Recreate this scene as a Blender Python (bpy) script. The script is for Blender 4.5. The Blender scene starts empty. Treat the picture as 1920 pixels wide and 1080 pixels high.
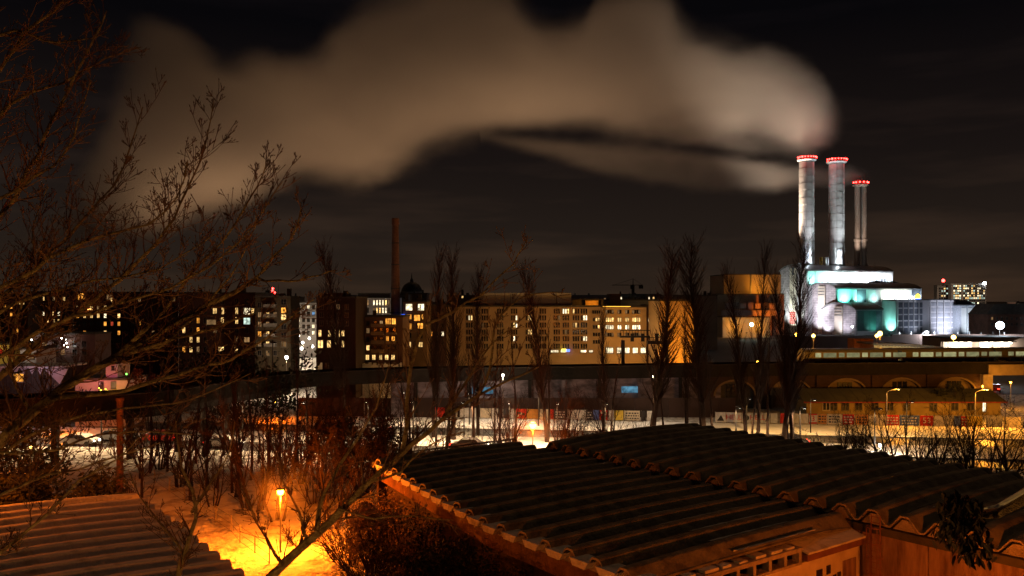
import bpy, math, random
from mathutils import Vector, Matrix
R = math.radians
C = bpy.context.scene.collection
sc = bpy.context.scene

# ---------------------------------------------------------------- camera
H0 = 18.0                       # eye height in metres
cam_d = bpy.data.cameras.new('camera'); cam = bpy.data.objects.new('camera', cam_d); C.objects.link(cam)
cam.location = (0, 0, H0); cam.rotation_euler = (R(90), 0, 0)
cam_d.sensor_width = 36; cam_d.lens = 30; cam_d.shift_y = 20/1920
cam_d.clip_start = 0.1; cam_d.clip_end = 6000
sc.camera = cam

# ---------------------------------------------------------------- world: night sky
def N(nt, t, **kw):
    n = nt.nodes.new(t)
    for k, v in kw.items():
        if k.startswith('i_'):
            n.inputs[k[2:].replace('_', ' ')].default_value = v
        elif k.startswith('n_'):
            n.inputs[int(k[2:])].default_value = v
        else: setattr(n, k, v)
    return n
world = bpy.data.worlds.new('World'); sc.world = world; world.use_nodes = True
nt = world.node_tree; nt.nodes.clear()
out = N(nt, 'ShaderNodeOutputWorld'); bg = N(nt, 'ShaderNodeBackground')
tc = N(nt, 'ShaderNodeTexCoord'); sep = N(nt, 'ShaderNodeSeparateXYZ')
ramp = N(nt, 'ShaderNodeValToRGB')
nt.links.new(tc.outputs['Generated'], sep.inputs[0]); nt.links.new(sep.outputs['Z'], ramp.inputs[0])
cr = ramp.color_ramp
cr.elements[0].position = 0.0; cr.elements[0].color = (.027, .0165, .0105, 1)
cr.elements[1].position = 1.0; cr.elements[1].color = (.0012, .0012, .0022, 1)
e = cr.elements.new(.06); e.color = (.0195, .0130, .0095, 1)
e = cr.elements.new(.16); e.color = (.0100, .0068, .0060, 1)
e = cr.elements.new(.30); e.color = (.0024, .0021, .0028, 1)
mp = N(nt, 'ShaderNodeMapping'); mp.inputs['Scale'].default_value = (2.2, 2.2, 16)
nz = N(nt, 'ShaderNodeTexNoise'); nz.inputs['Scale'].default_value = 1.6; nz.inputs['Detail'].default_value = 5
nt.links.new(tc.outputs['Generated'], mp.inputs[0]); nt.links.new(mp.outputs[0], nz.inputs['Vector'])
r2 = N(nt, 'ShaderNodeValToRGB'); r2.color_ramp.elements[0].position = .5; r2.color_ramp.elements[0].color = (.9, .9, .9, 1)
r2.color_ramp.elements[1].position = .75; r2.color_ramp.elements[1].color = (1.9, 1.7, 1.5, 1)
nt.links.new(nz.outputs['Fac'], r2.inputs[0])
mx = N(nt, 'ShaderNodeMix', data_type='RGBA', blend_type='MULTIPLY'); mx.inputs[0].default_value = 1
nt.links.new(ramp.outputs[0], mx.inputs[6]); nt.links.new(r2.outputs[0], mx.inputs[7])
nt.links.new(mx.outputs[2], bg.inputs[0]); bg.inputs[1].default_value = 1.0
nt.links.new(bg.outputs[0], out.inputs[0])

# faint glow of the city sky, from beyond the scene (the only 'sun')
sd = bpy.data.lights.new('night_glow', 'SUN'); sun = bpy.data.objects.new('night_glow', sd); C.objects.link(sun)
sd.energy = 0.12; sd.angle = R(25); sd.color = (1.0, .54, .24)
sun.rotation_euler = (R(-38), 0, R(-22))     # shines towards the camera from high behind the city

sc.view_settings.view_transform = 'Standard'; sc.view_settings.look = 'None'
sc.view_settings.gamma = 1; sc.view_settings.exposure = 0; sc.view_settings.use_curve_mapping = False
try:
    sc.cycles.use_denoising = True; sc.cycles.volume_step_rate = 1.0; sc.cycles.volume_max_steps = 96
    sc.cycles.max_bounces = 6; sc.cycles.diffuse_bounces = 2; sc.cycles.volume_bounces = 1
    sc.cycles.glossy_bounces = 2; sc.cycles.transmission_bounces = 4
    sc.cycles.sample_clamp_indirect = 3; sc.cycles.sample_clamp_direct = 0
    sc.cycles.caustics_reflective = False; sc.cycles.caustics_refractive = False
except Exception: pass

# ---------------------------------------------------------------- helpers
F = 1600.0
def P(px, py, D):               # the point seen at that place of the picture, D metres out
    return Vector(((px-960)/F*D, D, H0-(py-560)/F*D))
def PX(px, D): return (px-960)/F*D
def PZ(py, D): return H0-(py-560)/F*D

def tag(o, label=None, cat=None, group=None, kind=None):
    if label: o['label'] = label
    if cat: o['category'] = cat
    if group: o['group'] = group
    if kind: o['kind'] = kind
    return o
def empty(name, loc=(0, 0, 0), rz=0, label=None, cat=None, group=None):
    o = bpy.data.objects.new(name, None); C.objects.link(o)
    o.location = loc; o.rotation_euler = (0, 0, rz)
    return tag(o, label, cat, group)

class MB:
    """a small mesh collector"""
    def __init__(s): s.v = []; s.f = []; s.m = []
    def face(s, pts, mi=0):
        b = len(s.v); s.v += [tuple(p) for p in pts]; s.f.append(tuple(range(b, b+len(pts)))); s.m.append(mi)
    def box(s, x0, y0, z0, x1, y1, z1, mi=0, M=None):
        b = len(s.v)
        p = [(x0,y0,z0),(x1,y0,z0),(x1,y1,z0),(x0,y1,z0),(x0,y0,z1),(x1,y0,z1),(x1,y1,z1),(x0,y1,z1)]
        if M is not None: p = [tuple(M @ Vector(q)) for q in p]
        s.v += p
        for f in ((0,3,2,1),(4,5,6,7),(0,1,5,4),(1,2,6,5),(2,3,7,6),(3,0,4,7)):
            s.f.append(tuple(b+i for i in f)); s.m.append(mi)
        return s
    def tube(s, p0, p1, r0, r1, n=6, mi=0, cap=True):
        p0 = Vector(p0); p1 = Vector(p1); d = (p1-p0)
        if d.length < 1e-6: return s
        d.normalize(); a = d.orthogonal().normalized(); c = d.cross(a); b = len(s.v)
        for (p, r) in ((p0, r0), (p1, r1)):
            for i in range(n):
                t = 2*math.pi*i/n
                s.v.append(tuple(p + a*(r*math.cos(t)) + c*(r*math.sin(t))))
        for i in range(n):
            j = (i+1) % n; s.f.append((b+i, b+j, b+n+j, b+n+i)); s.m.append(mi)
        if cap:
            s.f.append(tuple(b+i for i in range(n))[::-1]); s.m.append(mi)
            s.f.append(tuple(b+n+i for i in range(n))); s.m.append(mi)
        return s
    def lathe(s, prof, n=16, c=(0, 0, 0), mi=0):
        b = len(s.v); k = len(prof)
        for (r, z) in prof:
            for i in range(n):
                t = 2*math.pi*i/n; s.v.append((c[0]+r*math.cos(t), c[1]+r*math.sin(t), c[2]+z))
        for q in range(k-1):
            for i in range(n):
                j = (i+1) % n; s.f.append((b+q*n+i, b+q*n+j, b+(q+1)*n+j, b+(q+1)*n+i)); s.m.append(mi)
        return s
    def ball(s, c, r, n=8, mi=0, sz=1):
        prof = [(max(.001, r*math.sin(math.pi*i/n)), -r*sz*math.cos(math.pi*i/n)) for i in range(n+1)]
        return s.lathe(prof, n*2 if n < 6 else n+4, c, mi)
    def prism(s, pts, y0, y1, mi=0, M=None):     # polygon in xz, extruded along y
        b = len(s.v); n = len(pts)
        q = [Vector((x, y0, z)) for x, z in pts] + [Vector((x, y1, z)) for x, z in pts]
        if M is not None: q = [M @ p for p in q]
        s.v += [tuple(p) for p in q]
        s.f.append(tuple(b+i for i in range(n))); s.m.append(mi)
        s.f.append(tuple(b+n+i for i in range(n))[::-1]); s.m.append(mi)
        for i in range(n):
            j = (i+1) % n; s.f.append((b+j, b+i, b+n+i, b+n+j)); s.m.append(mi)
        return s
    def mesh(s, name, mats):
        me = bpy.data.meshes.new(name); me.from_pydata(s.v, [], s.f)
        if not isinstance(mats, (list, tuple)): mats = [mats]
        for m in mats: me.materials.append(m)
        if len(mats) > 1: me.polygons.foreach_set('material_index', s.m)
        me.update(); return me
    def build(s, name, mats, parent=None, loc=None, smooth=False, **kw):
        me = s.mesh(name, mats)
        if smooth: me.polygons.foreach_set('use_smooth', [True]*len(me.polygons))
        return put(name, me, parent, loc, **kw)
def put(name, me, parent=None, loc=None, rz=None, **kw):
    o = bpy.data.objects.new(name, me); C.objects.link(o)
    if parent is not None: o.parent = parent
    if loc is not None: o.location = loc
    if rz is not None: o.rotation_euler = (0, 0, rz)
    return tag(o, **kw)
def copy_tree(o, parent=None):
    c = o.copy(); C.objects.link(c)
    if parent is not None: c.parent = parent
    for ch in o.children: copy_tree(ch, c)
    return c

# ---------------------------------------------------------------- materials
MATS = {}
def mat(name, col, rough=.85, var=.3, scale=1.5, bump=.0, col2=None, thr=None, metal=0, stretch=(1,1,1), coord='Object', detail=4, spec=.3, bdist=.1):
    if name in MATS: return MATS[name]
    m = bpy.data.materials.new(name); m.use_nodes = True; nt = m.node_tree
    b = nt.nodes['Principled BSDF']; b.inputs['Roughness'].default_value = rough; b.inputs['Metallic'].default_value = metal
    b.inputs['Specular IOR Level'].default_value = spec
    tc = N(nt, 'ShaderNodeTexCoord'); mp = N(nt, 'ShaderNodeMapping'); mp.inputs['Scale'].default_value = stretch
    nt.links.new(tc.outputs[coord], mp.inputs[0])
    nz = N(nt, 'ShaderNodeTexNoise'); nz.inputs['Scale'].default_value = scale; nz.inputs['Detail'].default_value = detail
    nz.inputs['Roughness'].default_value = .6
    nt.links.new(mp.outputs[0], nz.inputs['Vector'])
    r = N(nt, 'ShaderNodeValToRGB'); c2 = col2 or tuple(c*(1-var) for c in col)
    lo, hi = thr or (.32, .68)
    r.color_ramp.elements[0].position = lo; r.color_ramp.elements[1].position = hi
    r.color_ramp.elements[0].color = (*c2, 1); r.color_ramp.elements[1].color = (*[min(1, c*(1+var*.35)) for c in col], 1)
    nt.links.new(nz.outputs['Fac'], r.inputs[0]); nt.links.new(r.outputs[0], b.inputs['Base Color'])
    if bump:
        bp = N(nt, 'ShaderNodeBump'); bp.inputs['Strength'].default_value = bump; bp.inputs['Distance'].default_value = bdist
        n2 = N(nt, 'ShaderNodeTexNoise'); n2.inputs['Scale'].default_value = scale*6; n2.inputs['Detail'].default_value = 5
        nt.links.new(mp.outputs[0], n2.inputs['Vector'])
        nt.links.new(n2.outputs['Fac'], bp.inputs['Height']); nt.links.new(bp.outputs[0], b.inputs['Normal'])
    MATS[name] = m; return m
def bricks(name, c1, c2, mortar, w=.5, h=.16, stretch=1.0):
    m = mat(name, c1, var=.25, scale=.35); nt = m.node_tree
    b = nt.nodes['Principled BSDF']; tc = N(nt, 'ShaderNodeTexCoord')
    # project along the wall: u = x+y, v = z
    sp = N(nt, 'ShaderNodeSeparateXYZ'); ad = N(nt, 'ShaderNodeMath'); cb = N(nt, 'ShaderNodeCombineXYZ')
    nt.links.new(tc.outputs['Object'], sp.inputs[0]); nt.links.new(sp.outputs[0], ad.inputs[0]); nt.links.new(sp.outputs[1], ad.inputs[1])
    nt.links.new(ad.outputs[0], cb.inputs[0]); nt.links.new(sp.outputs[2], cb.inputs[1])
    bt = N(nt, 'ShaderNodeTexBrick'); bt.inputs['Scale'].default_value = stretch
    bt.inputs['Brick Width'].default_value = w; bt.inputs['Row Height'].default_value = h; bt.inputs['Mortar Size'].default_value = h*.09
    bt.inputs['Color1'].default_value = (*c1, 1); bt.inputs['Color2'].default_value = (*c2, 1); bt.inputs['Mortar'].default_value = (*mortar, 1)
    nt.links.new(cb.outputs[0], bt.inputs['Vector'])
    rp = [n for n in nt.nodes if n.type == 'VALTORGB'][0]
    rp.color_ramp.elements[0].color = (.62, .62, .62, 1); rp.color_ramp.elements[1].color = (1.1, 1.1, 1.1, 1)
    mx = N(nt, 'ShaderNodeMix', data_type='RGBA', blend_type='MULTIPLY'); mx.inputs[0].default_value = 1
    nt.links.new(bt.outputs[0], mx.inputs[6]); nt.links.new(rp.outputs[0], mx.inputs[7]); nt.links.new(mx.outputs[2], b.inputs['Base Color'])
    return m
def glow(name, col, s, noise=0, sample=False, scale=1.2):
    if name in MATS: return MATS[name]
    m = bpy.data.materials.new(name); m.use_nodes = True; nt = m.node_tree; nt.nodes.clear()
    o = N(nt, 'ShaderNodeOutputMaterial'); e = N(nt, 'ShaderNodeEmission'); e.inputs[0].default_value = (*col, 1); e.inputs[1].default_value = s
    nt.links.new(e.outputs[0], o.inputs[0])
    if noise:
        oi = N(nt, 'ShaderNodeObjectInfo'); tc = N(nt, 'ShaderNodeTexCoord')
        nz = N(nt, 'ShaderNodeTexNoise', noise_dimensions='4D'); nz.inputs['Scale'].default_value = scale; nz.inputs['Detail'].default_value = 3
        ml = N(nt, 'ShaderNodeMath', operation='MULTIPLY'); ml.inputs[1].default_value = 50
        nt.links.new(oi.outputs['Random'], ml.inputs[0]); nt.links.new(ml.outputs[0], nz.inputs['W']); nt.links.new(tc.outputs['Object'], nz.inputs['Vector'])
        mr = N(nt, 'ShaderNodeMapRange'); mr.inputs['From Min'].default_value = .35; mr.inputs['From Max'].default_value = .65
        mr.inputs['To Min'].default_value = s*(1-noise); mr.inputs['To Max'].default_value = s*1.2
        nt.links.new(nz.outputs['Fac'], mr.inputs[0])
        m2 = N(nt, 'ShaderNodeMapRange'); m2.inputs['To Min'].default_value = .45; m2.inputs['To Max'].default_value = 1.15
        nt.links.new(oi.outputs['Random'], m2.inputs[0])
        m3 = N(nt, 'ShaderNodeMath', operation='MULTIPLY'); nt.links.new(mr.outputs[0], m3.inputs[0]); nt.links.new(m2.outputs[0], m3.inputs[1])
        nt.links.new(m3.outputs[0], e.inputs[1])
    if not sample: m.cycles.emission_sampling = 'NONE'
    MATS[name] = m; return m

SNOW = mat('snow', (.78, .78, .80), rough=.7, var=.18, scale=.35, bump=.5, spec=.2)
TRODDEN = mat('trodden_snow', (.62, .61, .60), rough=.8, scale=1.1, bump=1.0, col2=(.22, .19, .16), thr=(.38, .55))
ASPH = mat('wet_asphalt', (.055, .053, .052), rough=.42, var=.35, scale=.8, bump=.2, stretch=(.25, 2, 1), spec=.5)
CONC = mat('concrete', (.30, .28, .26), var=.35, scale=.9, bump=.4)
DCONC = mat('sooty_concrete', (.075, .070, .062), var=.45, scale=.7, bump=.5)
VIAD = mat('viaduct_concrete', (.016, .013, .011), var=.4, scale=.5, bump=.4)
SHELL = mat('roof_shell_concrete', (.060, .056, .046), var=.35, scale=1.3, bump=.5)
FACIA = mat('pale_shell_end', (.36, .31, .27), var=.4, scale=2.0, bump=.6)
RUST = mat('stained_render', (.30, .20, .15), col2=(.13, .075, .05), thr=(.35, .65), scale=1.0, bump=.6, stretch=(2.2, 2.2, .35), rough=.9)
CREAM = mat('cream_render', (.62, .56, .45), col2=(.45, .39, .30), scale=.8, bump=.3)
STEEL = mat('dark_steel', (.035, .033, .032), rough=.5, metal=.4)
GALV = mat('galvanised_steel', (.38, .38, .38), rough=.45, metal=.6)
BARKR = mat('dark_bark', (.030, .015, .010), var=.4, scale=6, bump=.8)
BARKF = mat('ochre_bark', (.34, .23, .11), col2=(.12, .065, .035), thr=(.36, .62), scale=11, bump=1.0, detail=6)
BUDM = mat('bud_scale', (.12, .06, .03), var=.3, scale=20)
LEAFD = mat('dry_leaf', (.07, .035, .018), col2=(.025, .02, .01), scale=5)
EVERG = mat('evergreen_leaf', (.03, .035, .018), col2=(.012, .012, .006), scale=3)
REDBR = bricks('red_brick', (.20, .085, .055), (.14, .06, .04), (.16, .13, .11), .6, .2)
# ---------------------------------------------------------------- terrain and roads
def strip(name, Za, Zb, z, m, x0=-400, x1=500, nx=60, wob=0.0, seed=1, slope=-.13, kind='structure'):
    rnd = random.Random(seed); mb = MB(); pr = None
    for i in range(nx+1):
        x = x0+(x1-x0)*i/nx
        a = (x, Za+slope*x+rnd.uniform(-wob, wob), z); b = (x, Zb+slope*x+rnd.uniform(-wob, wob), z)
        if pr: mb.face([pr[0], a, b, pr[1]])
        pr = (a, b)
    return mb.build(name, m, kind=kind)
mb = MB(); mb.face([(-3500, -300, 0), (3500, -300, 0), (3500, 5000, 0), (-3500, 5000, 0)]); mb.build('ground', TRODDEN, kind='structure')
# gently uneven snow in the yards near the houses
def snowfield(name, x0, x1, y0, y1, z, m, step=2.0, amp=.12, seed=3):
    from mathutils import noise
    mb = MB(); nx = int((x1-x0)/step); ny = int((y1-y0)/step)
    for j in range(ny+1):
        for i in range(nx+1):
            x = x0+(x1-x0)*i/nx; y = y0+(y1-y0)*j/ny
            mb.v.append((x, y, z+amp*(noise.noise((x*.23, y*.23, seed))+1)*.5+amp*.4*(noise.noise((x*.9, y*.9, seed))+1)*.5))
    for j in range(ny):
        for i in range(nx):
            a = j*(nx+1)+i; mb.f.append((a, a+1, a+nx+2, a+nx+1)); mb.m.append(0)
    return mb.build(name, m, kind='structure', smooth=True)
SNOWY = mat('yard_snow', (.72, .71, .70), rough=.75, scale=.55, bump=1.0, col2=(.34, .29, .25), thr=(.34, .50), detail=9, bdist=.3)
snowfield('yard_snow_cover', -60, 40, 20, 88, .01, SNOWY, .8, .30)
def trampled(x0, x1, y0, y1, step=.22):
    from mathutils import noise
    mb = MB(); nx = int((x1-x0)/step); ny = int((y1-y0)/step)
    for j in range(ny+1):
        for i in range(nx+1):
            x = x0+(x1-x0)*i/nx; y = y0+(y1-y0)*j/ny; u = min(i, nx-i)/nx*2; v = min(j, ny-j)/ny*2
            e = min(1, min(u, v)*5); n = noise.noise((x*1.7, y*1.7, 2)); m = noise.noise((x*4.2, y*3.4, 7)); k = noise.noise((x*.35, y*.35, 5))
            z = .05+.42*e+.10*k-(.12 if n < -.12 else 0)*min(1, (-.12-n)*6)-(.07 if m < -.2 else 0)+.02*m
            mb.v.append((x, y, z-.25+.02))
    for j in range(ny):
        for i in range(nx):
            a = j*(nx+1)+i; mb.f.append((a, a+1, a+nx+2, a+nx+1)); mb.m.append(0)
    mb.build('trodden_path_snow', SNOWY, kind='structure', smooth=True)
trampled(-27, -6, 46, 74)
strip('verge_snow', 87, 96.7, .020, TRODDEN, wob=.25, seed=5)
strip('near_road', 96.7, 101.9, .030, ASPH)
strip('median_snow', 102.0, 110.4, .16, SNOW, wob=.12, seed=7)
strip('far_road', 110.5, 116.5, .034, ASPH)
strip('pavement_snow', 116.6, 126.5, .15, SNOW, wob=.15, seed=9)
for nm, a in (('near_kerb', 101.9), ('far_kerb', 116.5), ('median_kerb', 110.4)):
    mb = MB(); x0, x1 = -160, 160
    for x in range(x0, x1, 4):
        ya, yb = a-.13*x, a-.13*(x+3.96)
        M = Matrix.Translation((x, ya, 0)) @ Matrix.Rotation(math.atan(-.13), 4, 'Z')
        mb.box(0, -.02, 0, 3.96, .14, .17, M=M)
    mb.build(nm, CONC, kind='structure')
mb = MB()
for k in range(-40, 45):
    x = k*4.0
    for a in (99.3, 113.5):
        M = Matrix.Translation((x, a-.13*x, .0)) @ Matrix.Rotation(math.atan(-.13), 4, 'Z')
        mb.box(0, -.06, .036, 2.0, .06, .040, M=M)
mb.build('lane_marking', mat('road_paint', (.7, .7, .68), var=.4, scale=3), kind='structure')
# far city ground is dark rather than evenly snowy
mb = MB(); mb.face([(-3400, 126.6+.13*3400 if False else 160, .03), (3400, 160, .03), (3400, 4900, .03), (-3400, 4900, .03)])
mb.build('city_ground', mat('city_paving', (.045, .038, .034), var=.5, scale=.05, bump=.2), kind='structure')

# ---------------------------------------------------------------- lamps
BULBO = glow('sodium_bulb', (1, .42, .03), 34); BULBW = glow('white_bulb', (1, .93, .80), 24); BULBC = glow('cold_bulb', (.75, .88, 1), 30)
BULBY = glow('amber_bulb', (1, .62, .12), 14)
SOD = (1.0, .165, .006); WARM = (1.0, .74, .46); COLD = (.80, .90, 1.0); TEAL = (.45, 1.0, .86); AMB = (1, .35, .03)
def light(loc, col, e, typ='POINT', size=.15, parent=None, tgt=None, cone=60, blend=.6, name='lamp_light'):
    d = bpy.data.lights.new(name, typ); o = bpy.data.objects.new(name, d); C.objects.link(o)
    d.energy = e; d.color = col; d.shadow_soft_size = size; o.location = loc
    if typ == 'SPOT': d.spot_size = R(cone); d.spot_blend = blend
    if tgt is not None:
        o.rotation_euler = (Vector(tgt)-Vector(loc)).to_track_quat('-Z', 'Y').to_euler()
    if parent is not None: o.parent = parent
    return o
_lamp = {}
def lamp_post(x, y, h, col, e, bulb, label, group, style='globe', br=.16, z0=0, arm=1.6, adir=0):
    t = empty('street_lamp', (x, y, z0), adir, label, 'street lamp', group)
    if style == 'globe':
        mb = MB(); mb.tube((0, 0, 0), (0, 0, h*.25), .085, .07, 8); mb.tube((0, 0, h*.25), (0, 0, h-.22), .05, .04, 8); mb.build('pole', GALV, t)
        mb = MB(); mb.lathe([(.02, .26), (.27, .20), (.30, .13), (.06, .12)], 12, (0, 0, h)); mb.build('hood', STEEL, t)
        MB().ball((0, 0, h-.05), br, 8).build('bulb', bulb, t, smooth=True)
        if e: light((0, 0, h-.32-br), col, e, parent=t, size=.12)
    elif style == 'arm':
        mb = MB(); mb.tube((0, 0, 0), (0, 0, h*.9), .09, .06, 8); pr = Vector((0, 0, h*.9))
        for k in range(1, 7):
            a = k/6*R(80); q = Vector((arm*(1-math.cos(a))*1.1, 0, h*.9+arm*.42*math.sin(a))); mb.tube(pr, q, .055, .05, 7); pr = q
        mb.build('pole', GALV, t)
        MB().box(pr.x-.1, -.13, pr.z-.03, pr.x+.65, .13, pr.z+.10).build('lantern_housing', GALV, t)
        MB().ball((pr.x+.3, 0, pr.z-.06), br, 6, sz=.6).build('bulb', bulb, t, smooth=True)
        if e: light((pr.x+.3, 0, pr.z-.26-br), col, e, parent=t, size=.12)
    elif style == 'cutoff':
        mb = MB(); mb.tube((0, 0, 0), (0, 0, h), .09, .06, 8); mb.tube((0, 0, h), (0, -1.2, h+.15), .045, .04, 6); mb.build('pole', STEEL, t)
        MB().box(-.18, -1.75, h+.06, .18, -1.05, h+.24).build('lantern_housing', STEEL, t)
        MB().box(-.12, -1.65, h+.045, .12, -1.15, h+.058).build('lantern_glass', bulb, t)
        l = light((0, -1.4, h+.02), col, e, 'SPOT', .02, t, None, 152, .35)
    elif style == 'flood':
        mb = MB(); mb.tube((0, 0, 0), (0, 0, h), .12, .08, 8); mb.tube((-.8, 0, h), (.8, 0, h), .04, .04, 6); mb.build('pole', STEEL, t)
        for s in (-.6, .6): MB().box(s-.3, -.22, h-.05, s+.3, -.02, h+.5).build('floodlight_housing', STEEL, t)
        MB().ball((0, -.35, h+.15), br, 8).build('bulb', bulb, t, smooth=True)
        if e: light((0, -.9-br, h-.1), col, e, parent=t, size=.2)
    return t

# ---------------------------------------------------------------- windows and buildings
PANE_D = mat('dark_pane', (.02, .02, .025), rough=.15, var=.5, scale=.6, spec=.6)
PANES = {
 'd': PANE_D,
 'y': glow('lit_pane_yellow', (1, .60, .20), 2.4, .75, scale=1.6), 'o': glow('lit_pane_orange', (1, .38, .05), 1.9, .6, scale=1.6),
 'w': glow('lit_pane_white', (1, .82, .50), 2.6, .7, scale=1.6), 'c': glow('lit_pane_cool', (.72, .95, .80), 1.2, .7, scale=1.6),
 'b': glow('lit_pane_blue', (.25, .55, 1.0), 1.1, .5), 'r': glow('lit_pane_red', (1, .12, .05), .8, .7), 'm': glow('lit_pane_dim', (1, .55, .22), .32, .6, scale=1.6)}
_win = {}
def window_mesh(w, h, k, fm, mull=1):
    key = (round(w, 2), round(h, 2), k, fm.name, mull)
    if key in _win: return _win[key]
    t = min(.09, w*.12); mb = MB()
    mb.box(-w/2-t, -.10, -h/2-t, w/2+t, .02, -h/2); mb.box(-w/2-t, -.10, h/2, w/2+t, .02, h/2+t)
    mb.box(-w/2-t, -.10, -h/2, -w/2, .02, h/2); mb.box(w/2, -.10, -h/2, w/2+t, .02, h/2)
    for i in range(1, mull+1):
        x = -w/2+w*i/(mull+1); mb.box(x-t*.35, -.08, -h/2, x+t*.35, .01, h/2)
    mb.box(-w/2-t*1.6, -.2, -h/2-t*1.9, w/2+t*1.6, .01, -h/2-t*1.02)
    mb.face([(-w/2, -.03, -h/2), (w/2, -.03, -h/2), (w/2, -.03, h/2), (-w/2, -.03, h/2)], 1)
    _win[key] = mb.mesh('window', [fm, PANES[k]]); return _win[key]
FRAME = mat('window_frame', (.16, .14, .12)); FRAMEL = mat('pale_window_frame', (.5, .48, .44))
def add_window(root, D, px, py, wpx, hpx, k, fm=FRAME, mull=1):
    s = D/F; x = PX(px, D)-root.location.x; z = PZ(py, D)
    return put('window', window_mesh(max(.3, wpx*s), max(.3, hpx*s), k, fm, mull), root, (x, D-root.location.y, z))
def block(name, label, cat, px0, px1, ytop, D, depth, m, group=None, roofm=None, parapet=.35, z0=0, cornice=True, ybase=None):
    x0, x1 = PX(px0, D), PX(px1, D); zt = PZ(ytop, D); cx = (x0+x1)/2
    if ybase is not None: z0 = PZ(ybase, D)
    t = empty(name, (cx, D, 0), 0, label, cat, group); w = (x1-x0)/2
    MB().box(-w, 0, z0, w, depth, zt-.3).build('wall', m, t)
    MB().box(-w-.12, -.12, zt-.3, w+.12, depth+.12, zt).build('roof', roofm or DCONC, t)
    return t
def floor_bands(root, D, px0, px1, rows, m, th=.12, pro=.1):
    for y in rows:
        x0, x1 = PX(px0, D)-root.location.x, PX(px1, D)-root.location.x; z = PZ(y, D)
        MB().box(x0, -pro, z-th/2, x1, .03, z+th/2).build('floor_band', m, root)
def balcony(root, D, px, py, wpx, hpx=5, m=None):
    s = D/F; x = PX(px, D)-root.location.x; w = wpx*s/2; z = PZ(py, D); m = m or CONC
    mb = MB(); mb.box(x-w, -1.2, z-.12, x+w, .02, z)
    mb.box(x-w, -1.2, z, x-w+.05, -.03, z+hpx*s); mb.box(x+w-.05, -1.2, z, x+w, -.03, z+hpx*s); mb.box(x-w+.05, -1.2, z+.05, x+w-.05, -1.15, z+hpx*s)
    mb.build('balcony', m, root)
def aerials(root, D, px0, px1, ytop, n, seed):
    rnd = random.Random(seed)
    for i in range(n):
        px = rnd.uniform(px0+3, px1-3); x = PX(px, D)-root.location.x; z = PZ(ytop, D); w = rnd.uniform(.3, .9); h = rnd.uniform(.5, 1.6)
        if rnd.random() < .5: MB().box(x-w/2, 1, z, x+w/2, 2, z+h).build('chimney', DCONC, root)
        else: MB().tube((x, 1, z), (x, 1, z+h*1.8), .05, .03, 5).build('roof_vent', STEEL, root)

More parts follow.
